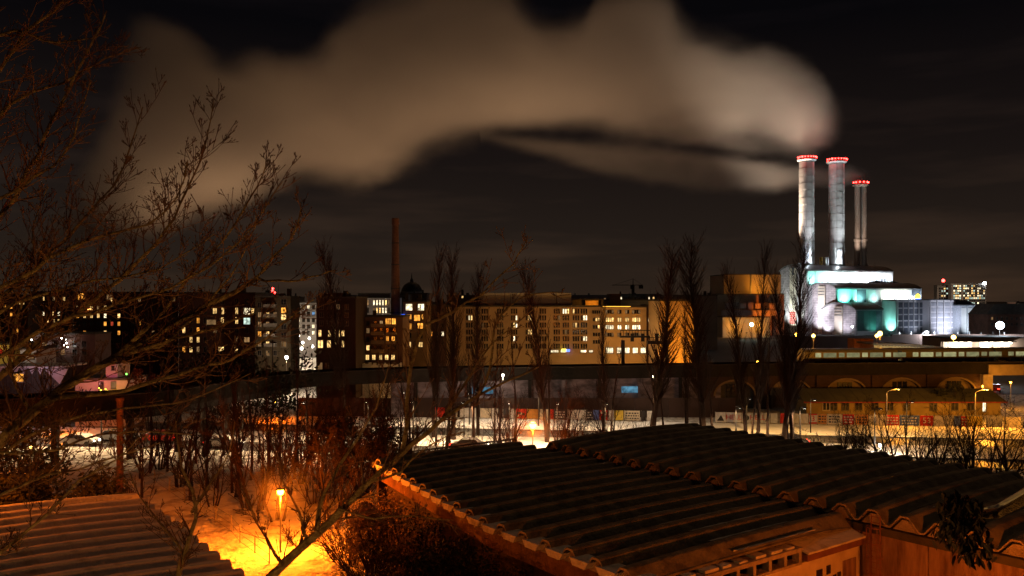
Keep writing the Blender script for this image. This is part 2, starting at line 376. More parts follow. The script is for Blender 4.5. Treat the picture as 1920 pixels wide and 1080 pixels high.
# ---------------------------------------------------------------- steam
def plume(name, label, D, depth, ups, lows, dens, soft, namp, seed, aniso=.35, dmap=None, ns=.016):
    allx = [p[0] for p in ups+lows]; xa, xb = min(allx), max(allx)
    ups = [(p[0]-max(0, min(15, (p[0]-1430)*.15)) if depth > 20 else p[0], p[1]) for p in ups]; lows = [(p[0]-max(0, min(15, (p[0]-1430)*.15)) if depth > 20 else p[0], p[1]) for p in lows]
    allx = [p[0] for p in ups+lows]; xa, xb = min(allx), max(allx)
    ZM = 230.0; m = bpy.data.materials.new(name+'_vapour'); m.use_nodes = True; nt = m.node_tree; nt.nodes.clear()
    o = N(nt, 'ShaderNodeOutputMaterial'); pv = N(nt, 'ShaderNodeVolumePrincipled'); nt.links.new(pv.outputs[0], o.inputs['Volume'])
    pv.inputs['Color'].default_value = (.985, .97, .95, 1); pv.inputs['Anisotropy'].default_value = aniso
    L = nt.links.new
    def mth(op, a, b=None, clamp=False):
        n = N(nt, 'ShaderNodeMath', operation=op); n.use_clamp = clamp
        for i, v in enumerate((a, b)):
            if v is None: continue
            if isinstance(v, (int, float)): n.inputs[i].default_value = v
            else: L(v, n.inputs[i])
        return n.outputs[0]
    geo = N(nt, 'ShaderNodeTexCoord'); sp = N(nt, 'ShaderNodeSeparateXYZ'); L(geo.outputs['Object'], sp.inputs[0])
    mp = N(nt, 'ShaderNodeMapping'); mp.inputs['Scale'].default_value = (.55, .8, 1.0); L(geo.outputs['Object'], mp.inputs[0])
    nz = N(nt, 'ShaderNodeTexNoise'); nz.inputs['Scale'].default_value = ns; nz.inputs['Detail'].default_value = 3.5; nz.inputs['Roughness'].default_value = .52
    mp.inputs['Location'].default_value = (seed*13.7, seed*3.1, 0)
    L(mp.outputs[0], nz.inputs['Vector'])
    xt = mth('DIVIDE', mth('SUBTRACT', sp.outputs[0], PX(xa, D)), PX(xb, D)-PX(xa, D), True)
    def curve(pts, f):
        fc = N(nt, 'ShaderNodeFloatCurve'); c = fc.mapping.curves[0]
        pts = sorted(((px-xa)/(xb-xa), f(v)) for px, v in pts)
        c.points[0].location = pts[0]; c.points[1].location = pts[-1]
        for q in pts[1:-1]: c.points.new(*q)
        fc.mapping.use_clip = False; fc.mapping.update(); L(xt, fc.inputs['Value']); return fc.outputs[0]
    zu = mth('MULTIPLY', curve(ups, lambda y: PZ(y, D)/ZM), ZM); zl = mth('MULTIPLY', curve(lows, lambda y: PZ(y, D)/ZM), ZM)
    nn = mth('MULTIPLY', mth('SUBTRACT', nz.outputs['Fac'], .5), namp)
    nf = N(nt, 'ShaderNodeTexNoise'); nf.inputs['Scale'].default_value = ns*3.4; nf.inputs['Detail'].default_value = 3; nf.inputs['Roughness'].default_value = .6; L(mp.outputs[0], nf.inputs['Vector'])
    nn = mth('ADD', nn, mth('MULTIPLY', mth('SUBTRACT', nf.outputs['Fac'], .5), namp*.55))
    z = mth('ADD', sp.outputs[2], nn)
    d = mth('MINIMUM', mth('SUBTRACT', zu, z), mth('SUBTRACT', z, zl))
    ends = mth('MULTIPLY', mth('SUBTRACT', PX(xb, D), sp.outputs[0]), 1.2)
    d = mth('MINIMUM', d, ends)
    s1 = N(nt, 'ShaderNodeMapRange', interpolation_type='SMOOTHSTEP'); L(d, s1.inputs[0]); s1.inputs['From Min'].default_value = 0.0; s1.inputs['From Max'].default_value = soft
    yy = mth('DIVIDE', mth('SUBTRACT', sp.outputs[1], D), depth); yf = mth('SUBTRACT', 1.0, mth('MULTIPLY', yy, yy), True)
    q = mth('MULTIPLY', s1.outputs[0], yf)
    if dmap: q = mth('MULTIPLY', q, curve([(a, b) for a, b in dmap], lambda v: v))
    n2 = N(nt, 'ShaderNodeMapRange'); L(nz.outputs['Fac'], n2.inputs[0]); n2.inputs['From Min'].default_value = .3; n2.inputs['From Max'].default_value = .65
    n2.inputs['To Min'].default_value = .35; n2.inputs['To Max'].default_value = 1.3
    q = mth('MULTIPLY', mth('MULTIPLY', q, n2.outputs[0]), dens)
    L(q, pv.inputs['Density'])
    # the hull: a lens-shaped tube round the vapour
    mb = MB(); K = 16; st = 24; marg = soft*.4+namp*.22
    def itp(pts, x):
        pts = sorted(pts)
        if x <= pts[0][0]: return pts[0][1]
        for a, b in zip(pts, pts[1:]):
            if x <= b[0]: return a[1]+(b[1]-a[1])*(x-a[0])/(b[0]-a[0])
        return pts[-1][1]
    for i in range(st+1):
        px = xa+(xb-xa)*i/st
        rng = [xa+(xb-xa)*(i+k/2)/st for k in range(-2, 3)]
        u = max(PZ(itp(ups, x), D) for x in rng)+marg; l = min(PZ(itp(lows, x), D) for x in rng)-marg
        cz, hz = (u+l)/2, (u-l)/2
        for k in range(K):
            a = 2*math.pi*k/K; ca, sa = math.cos(a), math.sin(a)
            mb.v.append((PX(px, D), D+depth*math.copysign(abs(ca)**.55, ca), cz+hz*math.copysign(abs(sa)**.55, sa)))
    for i in range(st):
        for k in range(K):
            j = (k+1) % K; mb.f.append((i*K+k, i*K+j, (i+1)*K+j, (i+1)*K+k)); mb.m.append(0)
    mb.f.append(tuple(range(K))[::-1]); mb.f.append(tuple(st*K+k for k in range(K))); mb.m += [0, 0]
    ob = mb.build(name, m, label=label, kind='stuff')
    m.cycles.volume_step_rate = 1.0
    try: m.cycles.homogeneous_volume = False
    except Exception: pass
    return ob

def mist(label, c, r, dens, name='lamp_halo_mist'):  # ball of mist added round a lamp to give it a halo
    m = bpy.data.materials.new('mist_vapour'); m.use_nodes = True; nt = m.node_tree; nt.nodes.clear()
    o = N(nt, 'ShaderNodeOutputMaterial'); pv = N(nt, 'ShaderNodeVolumePrincipled'); nt.links.new(pv.outputs[0], o.inputs['Volume'])
    tc = N(nt, 'ShaderNodeTexCoord'); ln = N(nt, 'ShaderNodeVectorMath', operation='LENGTH'); nt.links.new(tc.outputs['Object'], ln.inputs[0])
    mr = N(nt, 'ShaderNodeMapRange', interpolation_type='SMOOTHSTEP'); mr.inputs['From Min'].default_value = r; mr.inputs['From Max'].default_value = 0
    mr.inputs['To Max'].default_value = dens; nt.links.new(ln.outputs['Value'], mr.inputs[0]); nt.links.new(mr.outputs[0], pv.inputs['Density'])
    ob = MB().ball((0, 0, 0), r, 10).build(name, m, None, c, label=label, kind='stuff'); return ob
# ---------------------------------------------------------------- power station
GBR = bricks('grey_brick_cladding', (.52, .48, .50), (.40, .37, .39), (.24, .22, .23), 3.0, .9)
TEALG = mat('teal_glass_panel', (.42, .62, .58), rough=.35, col2=(.30, .48, .45), scale=.12, stretch=(1, 1, .25))
LIGHTP = mat('light_metal_panel', (.62, .64, .66), rough=.4, var=.25, scale=.15)
SLATE = mat('standing_seam_roof', (.10, .10, .11), rough=.45, var=.3, scale=.3, metal=.3)
PALEST = mat('pale_stair_core', (.66, .60, .50), var=.15, scale=.2)
GRIDG = mat('louvre_glass', (.13, .15, .18), rough=.25, var=.5, scale=.2, spec=.6)
TH = R(25); U = (math.cos(TH), math.sin(TH)); V = (-math.sin(TH), math.cos(TH))
def span(px, x0, y0, d):
    t = (px-960)/F; return (t*y0-x0)/(d[0]-t*d[1])
def hall(name, label, pxc, D, pxl, pxr, yspring, ypeak, wallm, stripe_w, side_y_bottom, panels, core_rows, cat='power station hall'):
    x0, y0 = PX(pxc, D), D; Lv = span(pxl, x0, y0, V); Lu = span(pxr, x0, y0, U)
    zs, zp = PZ(yspring, D), PZ(ypeak, D)
    t = empty(name, (x0, y0, 0), TH, label, cat, 'arched halls of the power station')
    def arch(r=0.0, n=18):        # arch over the gable, in (y, z)
        pts = []; c = Lv/2; rise = zp-zs; Rr = (c*c+rise*rise)/(2*rise)+r; cz = zp-(c*c+rise*rise)/(2*rise)
        a = math.asin(min(1, (c+r)/Rr))
        for i in range(n+1):
            q = -a+2*a*i/n; pts.append((c+Rr*math.sin(q), cz+Rr*math.cos(q)))
        return pts
    A = arch(); M = Matrix(((0, 1, 0, 0), (1, 0, 0, 0), (0, 0, 1, 0), (0, 0, 0, 1)))   # prism (x=y local, y=x local)
    poly = [(0, 0)]+[(max(0, min(Lv, p[0])), p[1]) for p in A]+[(Lv, 0)]
    MB().prism(poly, 0, 1.2, M=M).build('gable_wall', wallm, t)
    # barrel roof shell
    B = arch(.55); k = len(A); mb = MB()
    polyr = [(p[0], p[1]+.02) for p in A]+[(p[0], p[1]) for p in B[::-1]]
    b = len(mb.v)
    for xx in (-.5, Lu+.5):
        for (yy, zz) in polyr: mb.v.append((xx, yy, zz))
    n = len(polyr)
    for i in range(n):
        j = (i+1) % n; mb.f.append((i, j, n+j, n+i)); mb.m.append(0)
    for i in range(k-1):
        mb.f.append((i, n-1-i, n-2-i, i+1)); mb.m.append(0); mb.f.append((n+i, n+i+1, n+n-2-i, n+n-1-i)); mb.m.append(0)
    mb.build('barrel_roof', SLATE, t)
    # pale rim on the gable edge
    mb = MB(); E1 = arch(.6); E0 = arch(.15)
    for i in range(k-1):
        for (p, q) in ((E0[i], E1[i]),):
            mb.face([(-.62, E0[i][0], E0[i][1]), (-.62, E0[i+1][0], E0[i+1][1]), (-.62, E1[i+1][0], E1[i+1][1]), (-.62, E1[i][0], E1[i][1])])
            mb.face([(-.62, E0[i][0], E0[i][1]), (-.5, E0[i][0], E0[i][1]), (-.5, E0[i+1][0], E0[i+1][1]), (-.62, E0[i+1][0], E0[i+1][1])])
    mb.build('roof_rim', GALV, t)
    # body behind
    MB().box(1.2, .6, 0, Lu, Lv-.2, zs-.3).build('wall', LIGHTP, t)
    # stair core strip up the middle of the gable
    c = Lv*.47
    zt = zp-1.6
    MB().box(-.75, c-stripe_w/2, 0, 0, c+stripe_w/2, zt).build('stair_core', PALEST, t)
    for r in range(core_rows):
        z = zt-1.0-r*1.5
        MB().box(-.95, c-stripe_w/2+.2, z-.5, -.75, c+stripe_w/2-.2, z).build('louvre', GALV, t)
    # long side: upright panels
    zb = PZ(side_y_bottom, D); npan = len(panels); w = (Lu-1.4)/npan
    for i, pm in enumerate(panels):
        xa = 1.3+i*w
        MB().box(xa+.07, .15, zb, xa+w-.07, .6, zs-.45).build('glass_panel', pm, t)
    MB().box(1.2, -.15, zs-.45, Lu+.2, .55, zs-.1).build('gutter', GALV, t)
    MB().box(Lu, .1, 0, Lu+.4, Lv-.2, zs+.4).build('end_wall', LIGHTP, t)
    return t, Lu, Lv, zs, zp, zb
W = lambda t, x, y, z: (t.matrix_basis @ Vector((x, y, z)))
hA, LuA, LvA, zsA, zpA, zbA = hall('power_station_hall', 'tallest arched brick hall of the power station, big chimneys on its roof', 1512, 440, 1463, 1674, 507, 496.5, GBR, 4.6, 536,
    [TEALG, TEALG, LIGHTP, LIGHTP, LIGHTP, LIGHTP, LIGHTP, LIGHTP, LIGHTP, LIGHTP, LIGHTP, LIGHTP], 0)
hB, LuB, LvB, zsB, zpB, zbB = hall('power_station_hall', 'middle arched brick hall with teal glazed side, between the tallest and the lowest arch', 1567, 428, 1515, 1727, 541, 530.5, GBR, 4.6, 568,
    [TEALG, TEALG, GRIDG, TEALG, LIGHTP, LIGHTP, LIGHTP, LIGHTP, GRIDG], 3)
hC, LuC, LvC, zsC, zpC, zbC = hall('power_station_hall', 'lowest arched brick hall of the power station, floodlit, before the other two', 1604, 414, 1541, 1655, 581, 569, GBR, 5.0, 621,
    [mat('dark_teal_glass', (.08, .17, .16), rough=.3, var=.5, scale=.1), MATS['dark_teal_glass'], MATS['dark_teal_glass'], GRIDG], 3)
bpy.context.view_layer.update()
# red and white lettering board low on the tall core
for r in range(6):
    z = PZ(587+r*3.9, 440)
    MB().box(-.99, LvA*.47-2.1, z-.38, -.77, LvA*.47+2.1, z+.38).build('red_band', mat('red_paint', (.62, .09, .08)), hA)
MB().box(-.98, LvA*.47-.9, PZ(515, 440), -.76, LvA*.47+.3, PZ(500.5, 440)).build('core_window', GRIDG, hA)
# small windows at the far right end of the top hall
for i in range(4):
    MB().box(LuA-12.5+i*3.0, -.06, zsA-6.4, LuA-10.6+i*3.0, .12, zsA-3.9).build('window', GRIDG, hA)
# railings and plant on roofs
def railing(root, x0, x1, y, z, step=1.6, h=1.1):
    mb = MB(); mb.box(x0, y-.03, z+h-.06, x1, y+.03, z+h)
    x = x0
    while x < x1: mb.box(x-.04, y-.04, z, x+.04, y+.04, z+h-.06); x += step
    mb.build('railing', STEEL, root)
railing(hB, 8, LuB-6, .4+LvB/2, zpB+.5); railing(hC, 2, LuC+14, LvC/2, zpC+.5)
rnd = random.Random(4)
for i in range(22):
    x = rnd.uniform(-2+4, LuA-4); y = LvA*.5+rnd.uniform(-2, 2)
    if i % 3: MB().box(x-.4, y-.4, zpA+.2, x+.4, y+.4, zpA+rnd.uniform(.9, 1.9)).build('roof_unit', GALV, hA)
    else: MB().tube((x, y, zpA), (x, y, zpA+rnd.uniform(1.2, 2.4)), .15, .15, 6).build('roof_vent', GALV, hA)
for i in range(9):
    x = LuB*.55+i*2.4; MB().box(x, LvB*.5-.8, zpB+.3, x+1.2, LvB*.5+.8, zpB+rnd.uniform(1, 1.9)).build('roof_unit', STEEL, hB)
for dx, m_ in ((19.5, mat('ochre_paint', (.55, .34, .05))), (22.4, GALV), (24.0, GALV)):
    MB().tube((dx, LvA*.5, zpA+.2), (dx, LvA*.5, zpA+4.6), .75, .75, 10).build('flue_pipe', m_, hA)

# sign on the middle hall, near its far end
def text_obj(s, size, m, parent, M, name='lettering', ext=.05):
    c = bpy.data.curves.new(name, 'FONT'); c.body = s; c.size = size; c.extrude = ext; c.align_x = 'CENTER'; c.align_y = 'CENTER'
    o = bpy.data.objects.new(name, c); C.objects.link(o)
    dg = bpy.context.evaluated_depsgraph_get(); me = bpy.data.meshes.new_from_object(o.evaluated_get(dg))
    bpy.data.objects.remove(o); me.transform(M); me.materials.clear(); me.materials.append(m)
    return put(name, me, parent)
FR = Matrix.Rotation(R(90), 4, 'X')
text_obj('VATTENFALL', 2.9, glow('sign_white', (.92, .95, 1), 5), hB, Matrix.Translation((LuB-13.0, -.3, zsB-4.7)) @ FR, 'sign_lettering')
MB().tube((LuB-2.6, -.25, zsB-4.2), (LuB-2.6, -.05, zsB-4.2), 1.7, 1.7, 18).build('sign_disc', glow('sign_yellow', (1, .75, .05), 4), hB)
MB().prism([(LuB-4.3, zsB-4.9), (LuB-.9, zsB-4.9), (LuB-1.4, zsB-6.1), (LuB-3.8, zsB-6.1)], -.4, -.27).build('sign_wave', glow('sign_blue', (.05, .2, 1), 4), hB)

# cubes with big grids
def grid_block(label, pxc, D, pxl, pxr, ytop, nx, nz, face, frame, side=None, group='glazed cubes of the power station'):
    x0, y0 = PX(pxc, D), D; Lu = span(pxr, x0, y0, U); Lv = span(pxl, x0, y0, V) if pxl else 14; zt = PZ(ytop, D)
    t = empty('glazed_cube', (x0, y0, 0), TH, label, 'industrial building', group)
    MB().box(0, 0, 0, Lu, max(8, Lv), zt).build('wall', frame, t)
    MB().box(-.2, -.25, zt, Lu+.2, max(8, Lv)+.2, zt+.5).build('roof', SLATE, t)
    cw, ch = (Lu-1.4)/nx, (zt-1.6)/nz
    for i in range(nx):
        for j in range(nz):
            xa, za = .7+i*cw, .8+j*ch
            MB().box(xa+.35, -.16, za+.3, xa+cw-.35, -.02, za+ch-.3).build('pane', face, t)
    for i in range(nx+1):
        MB().box(.7+i*cw-.16, -.42, .4, .7+i*cw+.16, -.02, zt-.3).build('mullion', frame, t)
    if side and pxl:
        mb = MB(); n = 8; L = max(8, Lv)
        for i in range(n):     # curved screen
            a, b_ = i/n, (i+1)/n
            f = lambda q: (-.35-2.0*math.sin(math.pi*q)*.6, L*q)
            (xa, ya), (xb, yb) = f(a), f(b_)
            mb.face([(xa, ya, .5), (xb, yb, .5), (xb, yb, zt-.5), (xa, ya, zt-.5)])
            mb.face([(xa, ya, zt-.5), (xb, yb, zt-.5), (0, yb, zt-.5), (0, ya, zt-.5)])
        mb.build('curved_screen', side, t)
    return t, Lu, max(8, Lv), zt
gA = grid_block('dark glazed cube with a teal curved screen, right of the lowest arch', 1681, 420, 1654, 1734, 563, 5, 5, GRIDG, LIGHTP, TEALG)
gB = grid_block('pale cube with a white frame of square panes, beside the dark cube', 1742, 424, None, 1796, 563, 4, 6, mat('frosted_pane', (.38, .40, .46), var=.3, scale=.3), mat('white_frame', (.68, .68, .72), var=.1))
gC = grid_block('low grey panelled block under a sloping roof, at the right end of the station', 1799, 428, None, 1838, 573, 3, 1, LIGHTP, mat('blue_grey_metal', (.42, .46, .52)), None)
# beige wing with sloping top
t = empty('station_wing', (PX(1838, 434), 434, 0), 0, 'beige windowless wing with a sloped roofline beside the grey panelled block', 'industrial building')
w_ = PX(1856, 434)-PX(1838, 434)
MB().prism([(-3, 0), (w_, 0), (w_, PZ(588, 434)), (w_-1.5, PZ(582, 434)), (1.2, PZ(575, 434)), (-3, PZ(575, 434))], 0, 20).build('wall', PALEST, t)
MB().prism([(-3, PZ(574.8, 434)), (1.2, PZ(574.8, 434)), (w_-1.4, PZ(581.8, 434)), (w_+.2, PZ(587.8, 434)), (w_+.2, PZ(586.6, 434)), (w_-1.2, PZ(580.6, 434)), (1.3, PZ(573.6, 434)), (-3, PZ(573.6, 434))], -.3, 20.3).build('roof', SLATE, t)
t = empty('gutter_roof', (PX(1796, 430), 430, 0), 0, 'dark sloping roof over the grey panelled block', 'roof')
MB().prism([(0, PZ(573, 430)), (PX(1836, 430)-PX(1796, 430), PZ(573, 430)), (6, PZ(563, 430)), (0, PZ(562, 430))], 2, 16).build('roof_slab', SLATE, t)

# chimneys
REDL = glow('aviation_red', (1, .025, .02), 30)
def stack(label, x, y, z0, zt, r, n, m, split=True):
    t = empty('chimney_stack', (x, y, 0), 0, label, 'chimney', 'big round floodlit chimneys of the power station')
    MB().lathe([(.01, z0-4), (r*.86, z0-4), (r*.86, zt), (r*.8, zt+.6), (r*.62, zt+.6), (r*.6, zt-4)], 28).build('flue', DCONC, t, smooth=False)
    zb = z0+1.0; h = (zt-2.2-zb)/n
    for i in range(n):
        za = zb+i*h; rr = r+(.0 if i % 2 else .05)
        MB().lathe([(r*.87, za+.03), (rr-.04, za+.03), (rr, za+.09), (rr, za+h-.14), (rr-.04, za+h-.06), (r*.87, za+h-.06)], 32).build('cladding_ring', m, t, smooth=False)
    for a in (-1.9, -1.15):
        MB().tube((r*1.02*math.cos(a), r*1.02*math.sin(a), z0), (r*1.02*math.cos(a), r*1.02*math.sin(a), zt-2.2), .08, .08, 4).build('cable_duct', GALV, t)
    mb = MB()
    for i in range(n*3):
        za = zb+i*h/3; a0, a1 = -1.75, -1.35
        if i % 3 == 0:
            for q in range(4):
                aa, ab = a0-.15+(a1-a0+.4)*q/4, a0-.15+(a1-a0+.4)*(q+1)/4
                mb.tube((r*1.04*math.cos(aa), r*1.04*math.sin(aa), za), (r*1.04*math.cos(ab), r*1.04*math.sin(ab), za), .07, .07, 4)
    mb.build('ladder_stay', GALV, t, kind='stuff')
    MB().lathe([(r*.9, zt-2.3), (r*1.22, zt-1.9), (r*1.3, zt-1.6), (r*1.3, zt-1.35), (r*.9, zt-1.35)], 32).build('gallery', LIGHTP, t)
    mb = MB()
    for i in range(20):
        a = 2*math.pi*i/20; b_ = 2*math.pi*(i+1)/20; c0 = (r*1.27*math.cos(a), r*1.27*math.sin(a)); c1 = (r*1.27*math.cos(b_), r*1.27*math.sin(b_))
        mb.tube((*c0, zt-1.35), (*c0, zt-.1), .05, .05, 4); mb.tube((*c0, zt-.1), (*c1, zt-.1), .06, .06, 4); mb.tube((*c0, zt-.7), (*c1, zt-.7), .04, .04, 4)
    mb.build('gallery_railing', STEEL, t)
    for a in (-2.95, -2.65, -2.35, -2.05, -1.75, -1.45, -1.15, -.85, -.55, -.25, .9, 2.2):
        MB().ball((r*1.3*math.cos(a), r*1.3*math.sin(a), zt-.2), .52 if a in (-2.35, -.75) else .38, 5).build('warning_lamp', REDL, t)
    for a in (-2.3, -.85): light((r*1.75*math.cos(a), r*1.75*math.sin(a), zt+.2), (1, .03, .02), 800, parent=t, size=.3)
    return t
CLAD = mat('chimney_cladding', (.55, .55, .56), rough=.5, var=.16, scale=.25, stretch=(1, 1, 3), metal=0, bump=.08)
def ridge_pt(px):
    cx, cy = hA.location.x+V[0]*LvA/2, hA.location.y+V[1]*LvA/2
    L = span(px, cx, cy, U); return cx+U[0]*L, cy+U[1]*L
s1x, s1y = ridge_pt(1512.5); s2x, s2y = ridge_pt(1568.5)
st1 = stack('thick silver chimney nearest the tall brick gable, with a ring of red lamps', s1x, s1y, zpA, PZ(295, s1y), 13.6*s1y/F, 14, CLAD)
st2 = stack('thick silver chimney between its twin and the slim double flue', s2x, s2y, zpA, PZ(299, s2y), 14.2*s2y/F, 14, CLAD)
x3, y3 = ridge_pt(1613); zt3 = PZ(340, y3)
t = empty('chimney_stack', (x3, y3, 0), 0, 'slim chimney of two brown flues side by side, lowest of the three stacks', 'chimney')
BRST = mat('brown_steel', (.27, .22, .185), rough=.5, var=.2, metal=.3)
for dx, r in ((-1.6, 1.55), (2.3, 1.15)):
    MB().lathe([(.01, zpA-3), (r, zpA-3), (r, zpA+14), (r*1.25, zpA+14.2), (r*1.25, zpA+15.4), (r, zpA+15.6), (r, zt3-3), (r*1.2, zt3-2.8), (r*1.2, zt3-2), (r*.9, zt3-2), (r*.9, zt3+.4), (r*.6, zt3+.4)], 18, (dx, 0, 0)).build('flue', BRST, t)
MB().tube((.75, -.6, zpA), (.75, -.6, zt3+1.5), .22, .22, 6).build('ladder_shaft', GALV, t)
MB().lathe([(1, zt3-2.6), (4.1, zt3-2.2), (4.1, zt3-1.9), (1, zt3-1.9)], 20).build('gallery', BRST, t)
mb = MB()
for i in range(16):
    a = math.pi*i/8; b_ = a+math.pi/8; mb.tube((4*math.cos(a), 4*math.sin(a), zt3-1.9), (4*math.cos(a), 4*math.sin(a), zt3-.8), .05, .05, 4); mb.tube((4*math.cos(a), 4*math.sin(a), zt3-.8), (4*math.cos(b_), 4*math.sin(b_), zt3-.8), .05, .05, 4)
mb.build('gallery_railing', STEEL, t)
for a in (-2.9, -2.5, -2.0, -1.5, -.9, -.4): MB().ball((4.1*math.cos(a), 4.1*math.sin(a), zt3-.8), .42, 5).build('warning_lamp', REDL, t)
light((-3, -4.6, zt3), (1, .03, .02), 260, parent=t); light((3, -4.6, zt3), (1, .03, .02), 260, parent=t)

# floodlights of the station
def flood(loc, tgt, col, e, cone=70, label=None, size=.5, fix=True):
    t = empty('floodlight', loc, 0, label or 'floodlight aimed up at the power station', 'floodlight', 'floodlights of the power station')
    mb = MB(); mb.box(-.35, -.25, -.3, .35, .25, -.02); mb.tube((0, 0, -.9), (0, 0, -.3), .08, .08, 5); mb.build('housing', STEEL, t)
    light((0, 0, .15), col, e, 'SPOT', size, t, None, cone, .8)
    l = t.children[-1]; l.rotation_euler = (Vector(tgt)-Vector(loc)).to_track_quat('-Z', 'Y').to_euler()
    return t
for (sx, sy, st, nm) in ((s1x, s1y, st1, 'first'), (s2x, s2y, st2, 'second')):
    r = 4.0; side = 'left' if nm == 'first' else 'right'
    flood((sx-.3, sy-r-1.5, zpA+1.2), (sx-.1, sy-r+.3, zpA+24), (.86, .96, 1), 24000, 60, f'floodlight at the foot of the {side} thick chimney')
    light((-.3, -r-1.2, zpA+2.6), (.86, .96, 1), 1500, parent=st, size=.2)
    flood((sx+1.5, sy-r-14, zpA+1.5), (sx, sy, zpA+34), (.92, .92, .93), 30000, 52, f'distant floodlight for the shaft of the {side} thick chimney')
    flood((sx+r+1.6, sy-.8, zpA+2.4), (sx+r-.1, sy-1, zpA+30), (.86, .98, 1), 9000, 50, f'side floodlight of the {side} thick chimney')
flood((x3-6, y3-12, zpA+1), (x3, y3, zpA+26), (1, .80, .66), 45000, 60, 'floodlight at the foot of the slim double chimney')
# washed glass sides
ORD = ['first', 'second', 'third', 'fourth', 'fifth', 'sixth', 'seventh', 'eighth', 'ninth']
def wash(h, Lu, zb, zs, n, cols, e, which, x0=.06, x1=.94, off=5):
    for i in range(n):
        x = Lu*(x0+(x1-x0)*i/max(1, n-1)); w = W(h, x, -off, zb-.4); g = W(h, x, .3, (zb+zs)/2-1)
        flood(tuple(w), tuple(g), cols[i % len(cols)], e[i % len(e)], 125, f'floodlight washing the {which} glazed wall, {ORD[i]} from its brick gable', .25)
wash(hA, LuA, zbA+1.9, zsA, 8, [TEAL, (.62, 1, .95), (.85, 1, 1), (.75, 1, .95), (.9, 1, 1), (.9, 1, 1), (.9, 1, 1), (.95, 1, 1)], [5000, 12000, 13500, 10000, 13500, 14500, 12500, 6000], 'top', off=2.8)
wash(hB, LuB, zbB+1.6, zsB, 6, [(.22, 1, .78), (.4, 1, .85), (.6, .9, .85), (.95, 1, .85), (.95, 1, .85), (.7, .85, 1)], [12000, 7000, 2500, 14000, 15000, 5000], 'middle', x0=.10, off=3.4)
wash(hC, LuC, 3, zsC, 1, [(.3, 1, .85)], [1500], 'lowest', x0=.66, off=4)
def gl(h, y, z, ty, tz, col, e, out_=7, cone=90, which=''):
    flood(tuple(W(h, -out_, y, z)), tuple(W(h, 0, ty, tz)), col, e, cone, f'ground floodlight at the {which} brick gable', .2)
gl(hA, LvA*.75, 1.0, LvA*.6, 16, (.78, .92, .95), 40000, 13, 80, 'left foot of the tallest'); gl(hA, LvA*.3, 1.2, LvA*.5, 15, (.9, 1, .92), 42000, 10, 80, 'right foot of the tallest'); gl(hA, LvA*.5, 1.2, LvA*.5, 30, (.9, .92, .95), 50000, 26, 40, 'middle and far in front of the tallest')
gl(hB, LvB*.66, 1.2, LvB*.5, 12, (.92, .9, 1), 14000, 9, 90, 'left foot of the middle'); gl(hB, LvB*.93, 1.0, LvB*.95, 12, (.6, .85, .85), 12000, 3.6, 90, 'corner beside the middle'); gl(hB, LvB*.4, 1.2, LvB*.4, 20, (.92, .9, .95), 60000, 22, 50, 'far in front of the middle')
gl(hC, LvC*.86, 1.0, LvC*.8, 7, (.93, .9, 1), 5500, 4.2, 110, 'left foot of the lowest'); gl(hC, LvC*.3, 1.2, LvC*.3, 9, (.93, .88, 1), 8000, 9, 100, 'right foot of the lowest')
for g, e, c in ((gA, 9000, (.45, 1, .9)),):
    t_, Lu_, Lv_, zt_ = g
    flood(tuple(W(t_, -4.2, .8, 1.2)), tuple(W(t_, -.5, Lv_*.35, 6)), c, e, 80, 'floodlight at the teal curved screen', .5)
    flood(tuple(W(t_, Lu_*.5, -9, 1.2)), tuple(W(t_, Lu_*.5, 0, 10)), (.75, .8, 1), 3000, 110, 'floodlight before the dark glazed cube', .2)
t_, Lu_, Lv_, zt_ = gB
flood(tuple(W(t_, Lu_*.5, -10, 1)), tuple(W(t_, Lu_*.5, 0, 9)), (.84, .86, 1), 20000, 120, 'floodlight before the white framed cube', .5)
t_, Lu_, Lv_, zt_ = gC
flood(tuple(W(t_, Lu_*.6, -8, 1)), tuple(W(t_, Lu_*.6, 0, 7)), (.8, .9, 1), 12000, 120, 'floodlight before the grey panelled block', .5)

# annex left of the station, lit by sodium lamps
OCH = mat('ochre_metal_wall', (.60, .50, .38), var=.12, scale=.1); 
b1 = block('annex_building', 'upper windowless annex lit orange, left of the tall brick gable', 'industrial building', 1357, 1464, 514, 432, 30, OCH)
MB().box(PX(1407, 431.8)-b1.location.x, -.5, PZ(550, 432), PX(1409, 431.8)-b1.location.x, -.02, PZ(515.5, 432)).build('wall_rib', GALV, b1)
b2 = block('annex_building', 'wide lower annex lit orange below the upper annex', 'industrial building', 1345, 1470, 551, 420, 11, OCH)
t = empty('pipe_bridge', (PX(1405, 414), 414, 0), 0, 'silver ducts and pipe bridge across the orange annex', 'pipe bridge')
for i in range(7):
    x = PX(1362+i*13.5, 414)-t.location.x
    MB().box(x, 0, PZ(580-(i % 3), 414), x+2.6, 3.4, PZ(569-(i % 2)*2, 414)).build('duct', GALV if i % 2 else LIGHTP, t)
MB().box(PX(1355, 414)-t.location.x, -.4, PZ(592, 414), PX(1455, 414)-t.location.x, 3.6, PZ(582, 414)).build('bridge_deck', LIGHTP, t)
for i in range(6):
    x = PX(1360+i*18, 414)-t.location.x; MB().box(x-.3, 1, 0, x+.3, 1.8, PZ(592, 414)).build('leg', STEEL, t)
b3 = block('storage_building', 'low pale building with rounded roof below the pipe bridge', 'industrial building', 1355, 1443, 594, 395, 14, PALEST)
for px, py, e in ((1380, 612, 1500), (1425, 612, 1300), (1362, 565, 1200)):
    lamp_post(PX(px, 392), 392 if py > 600 else 408, 6, AMB, e, BULBY, f'small orange yard lamp before the {"left" if px == 1380 else "right"} half of the pale building under the pipe bridge' if px != 1362 else 'orange yard lamp before the lower annex', 'orange yard lamps of the annex', 'globe', .2)
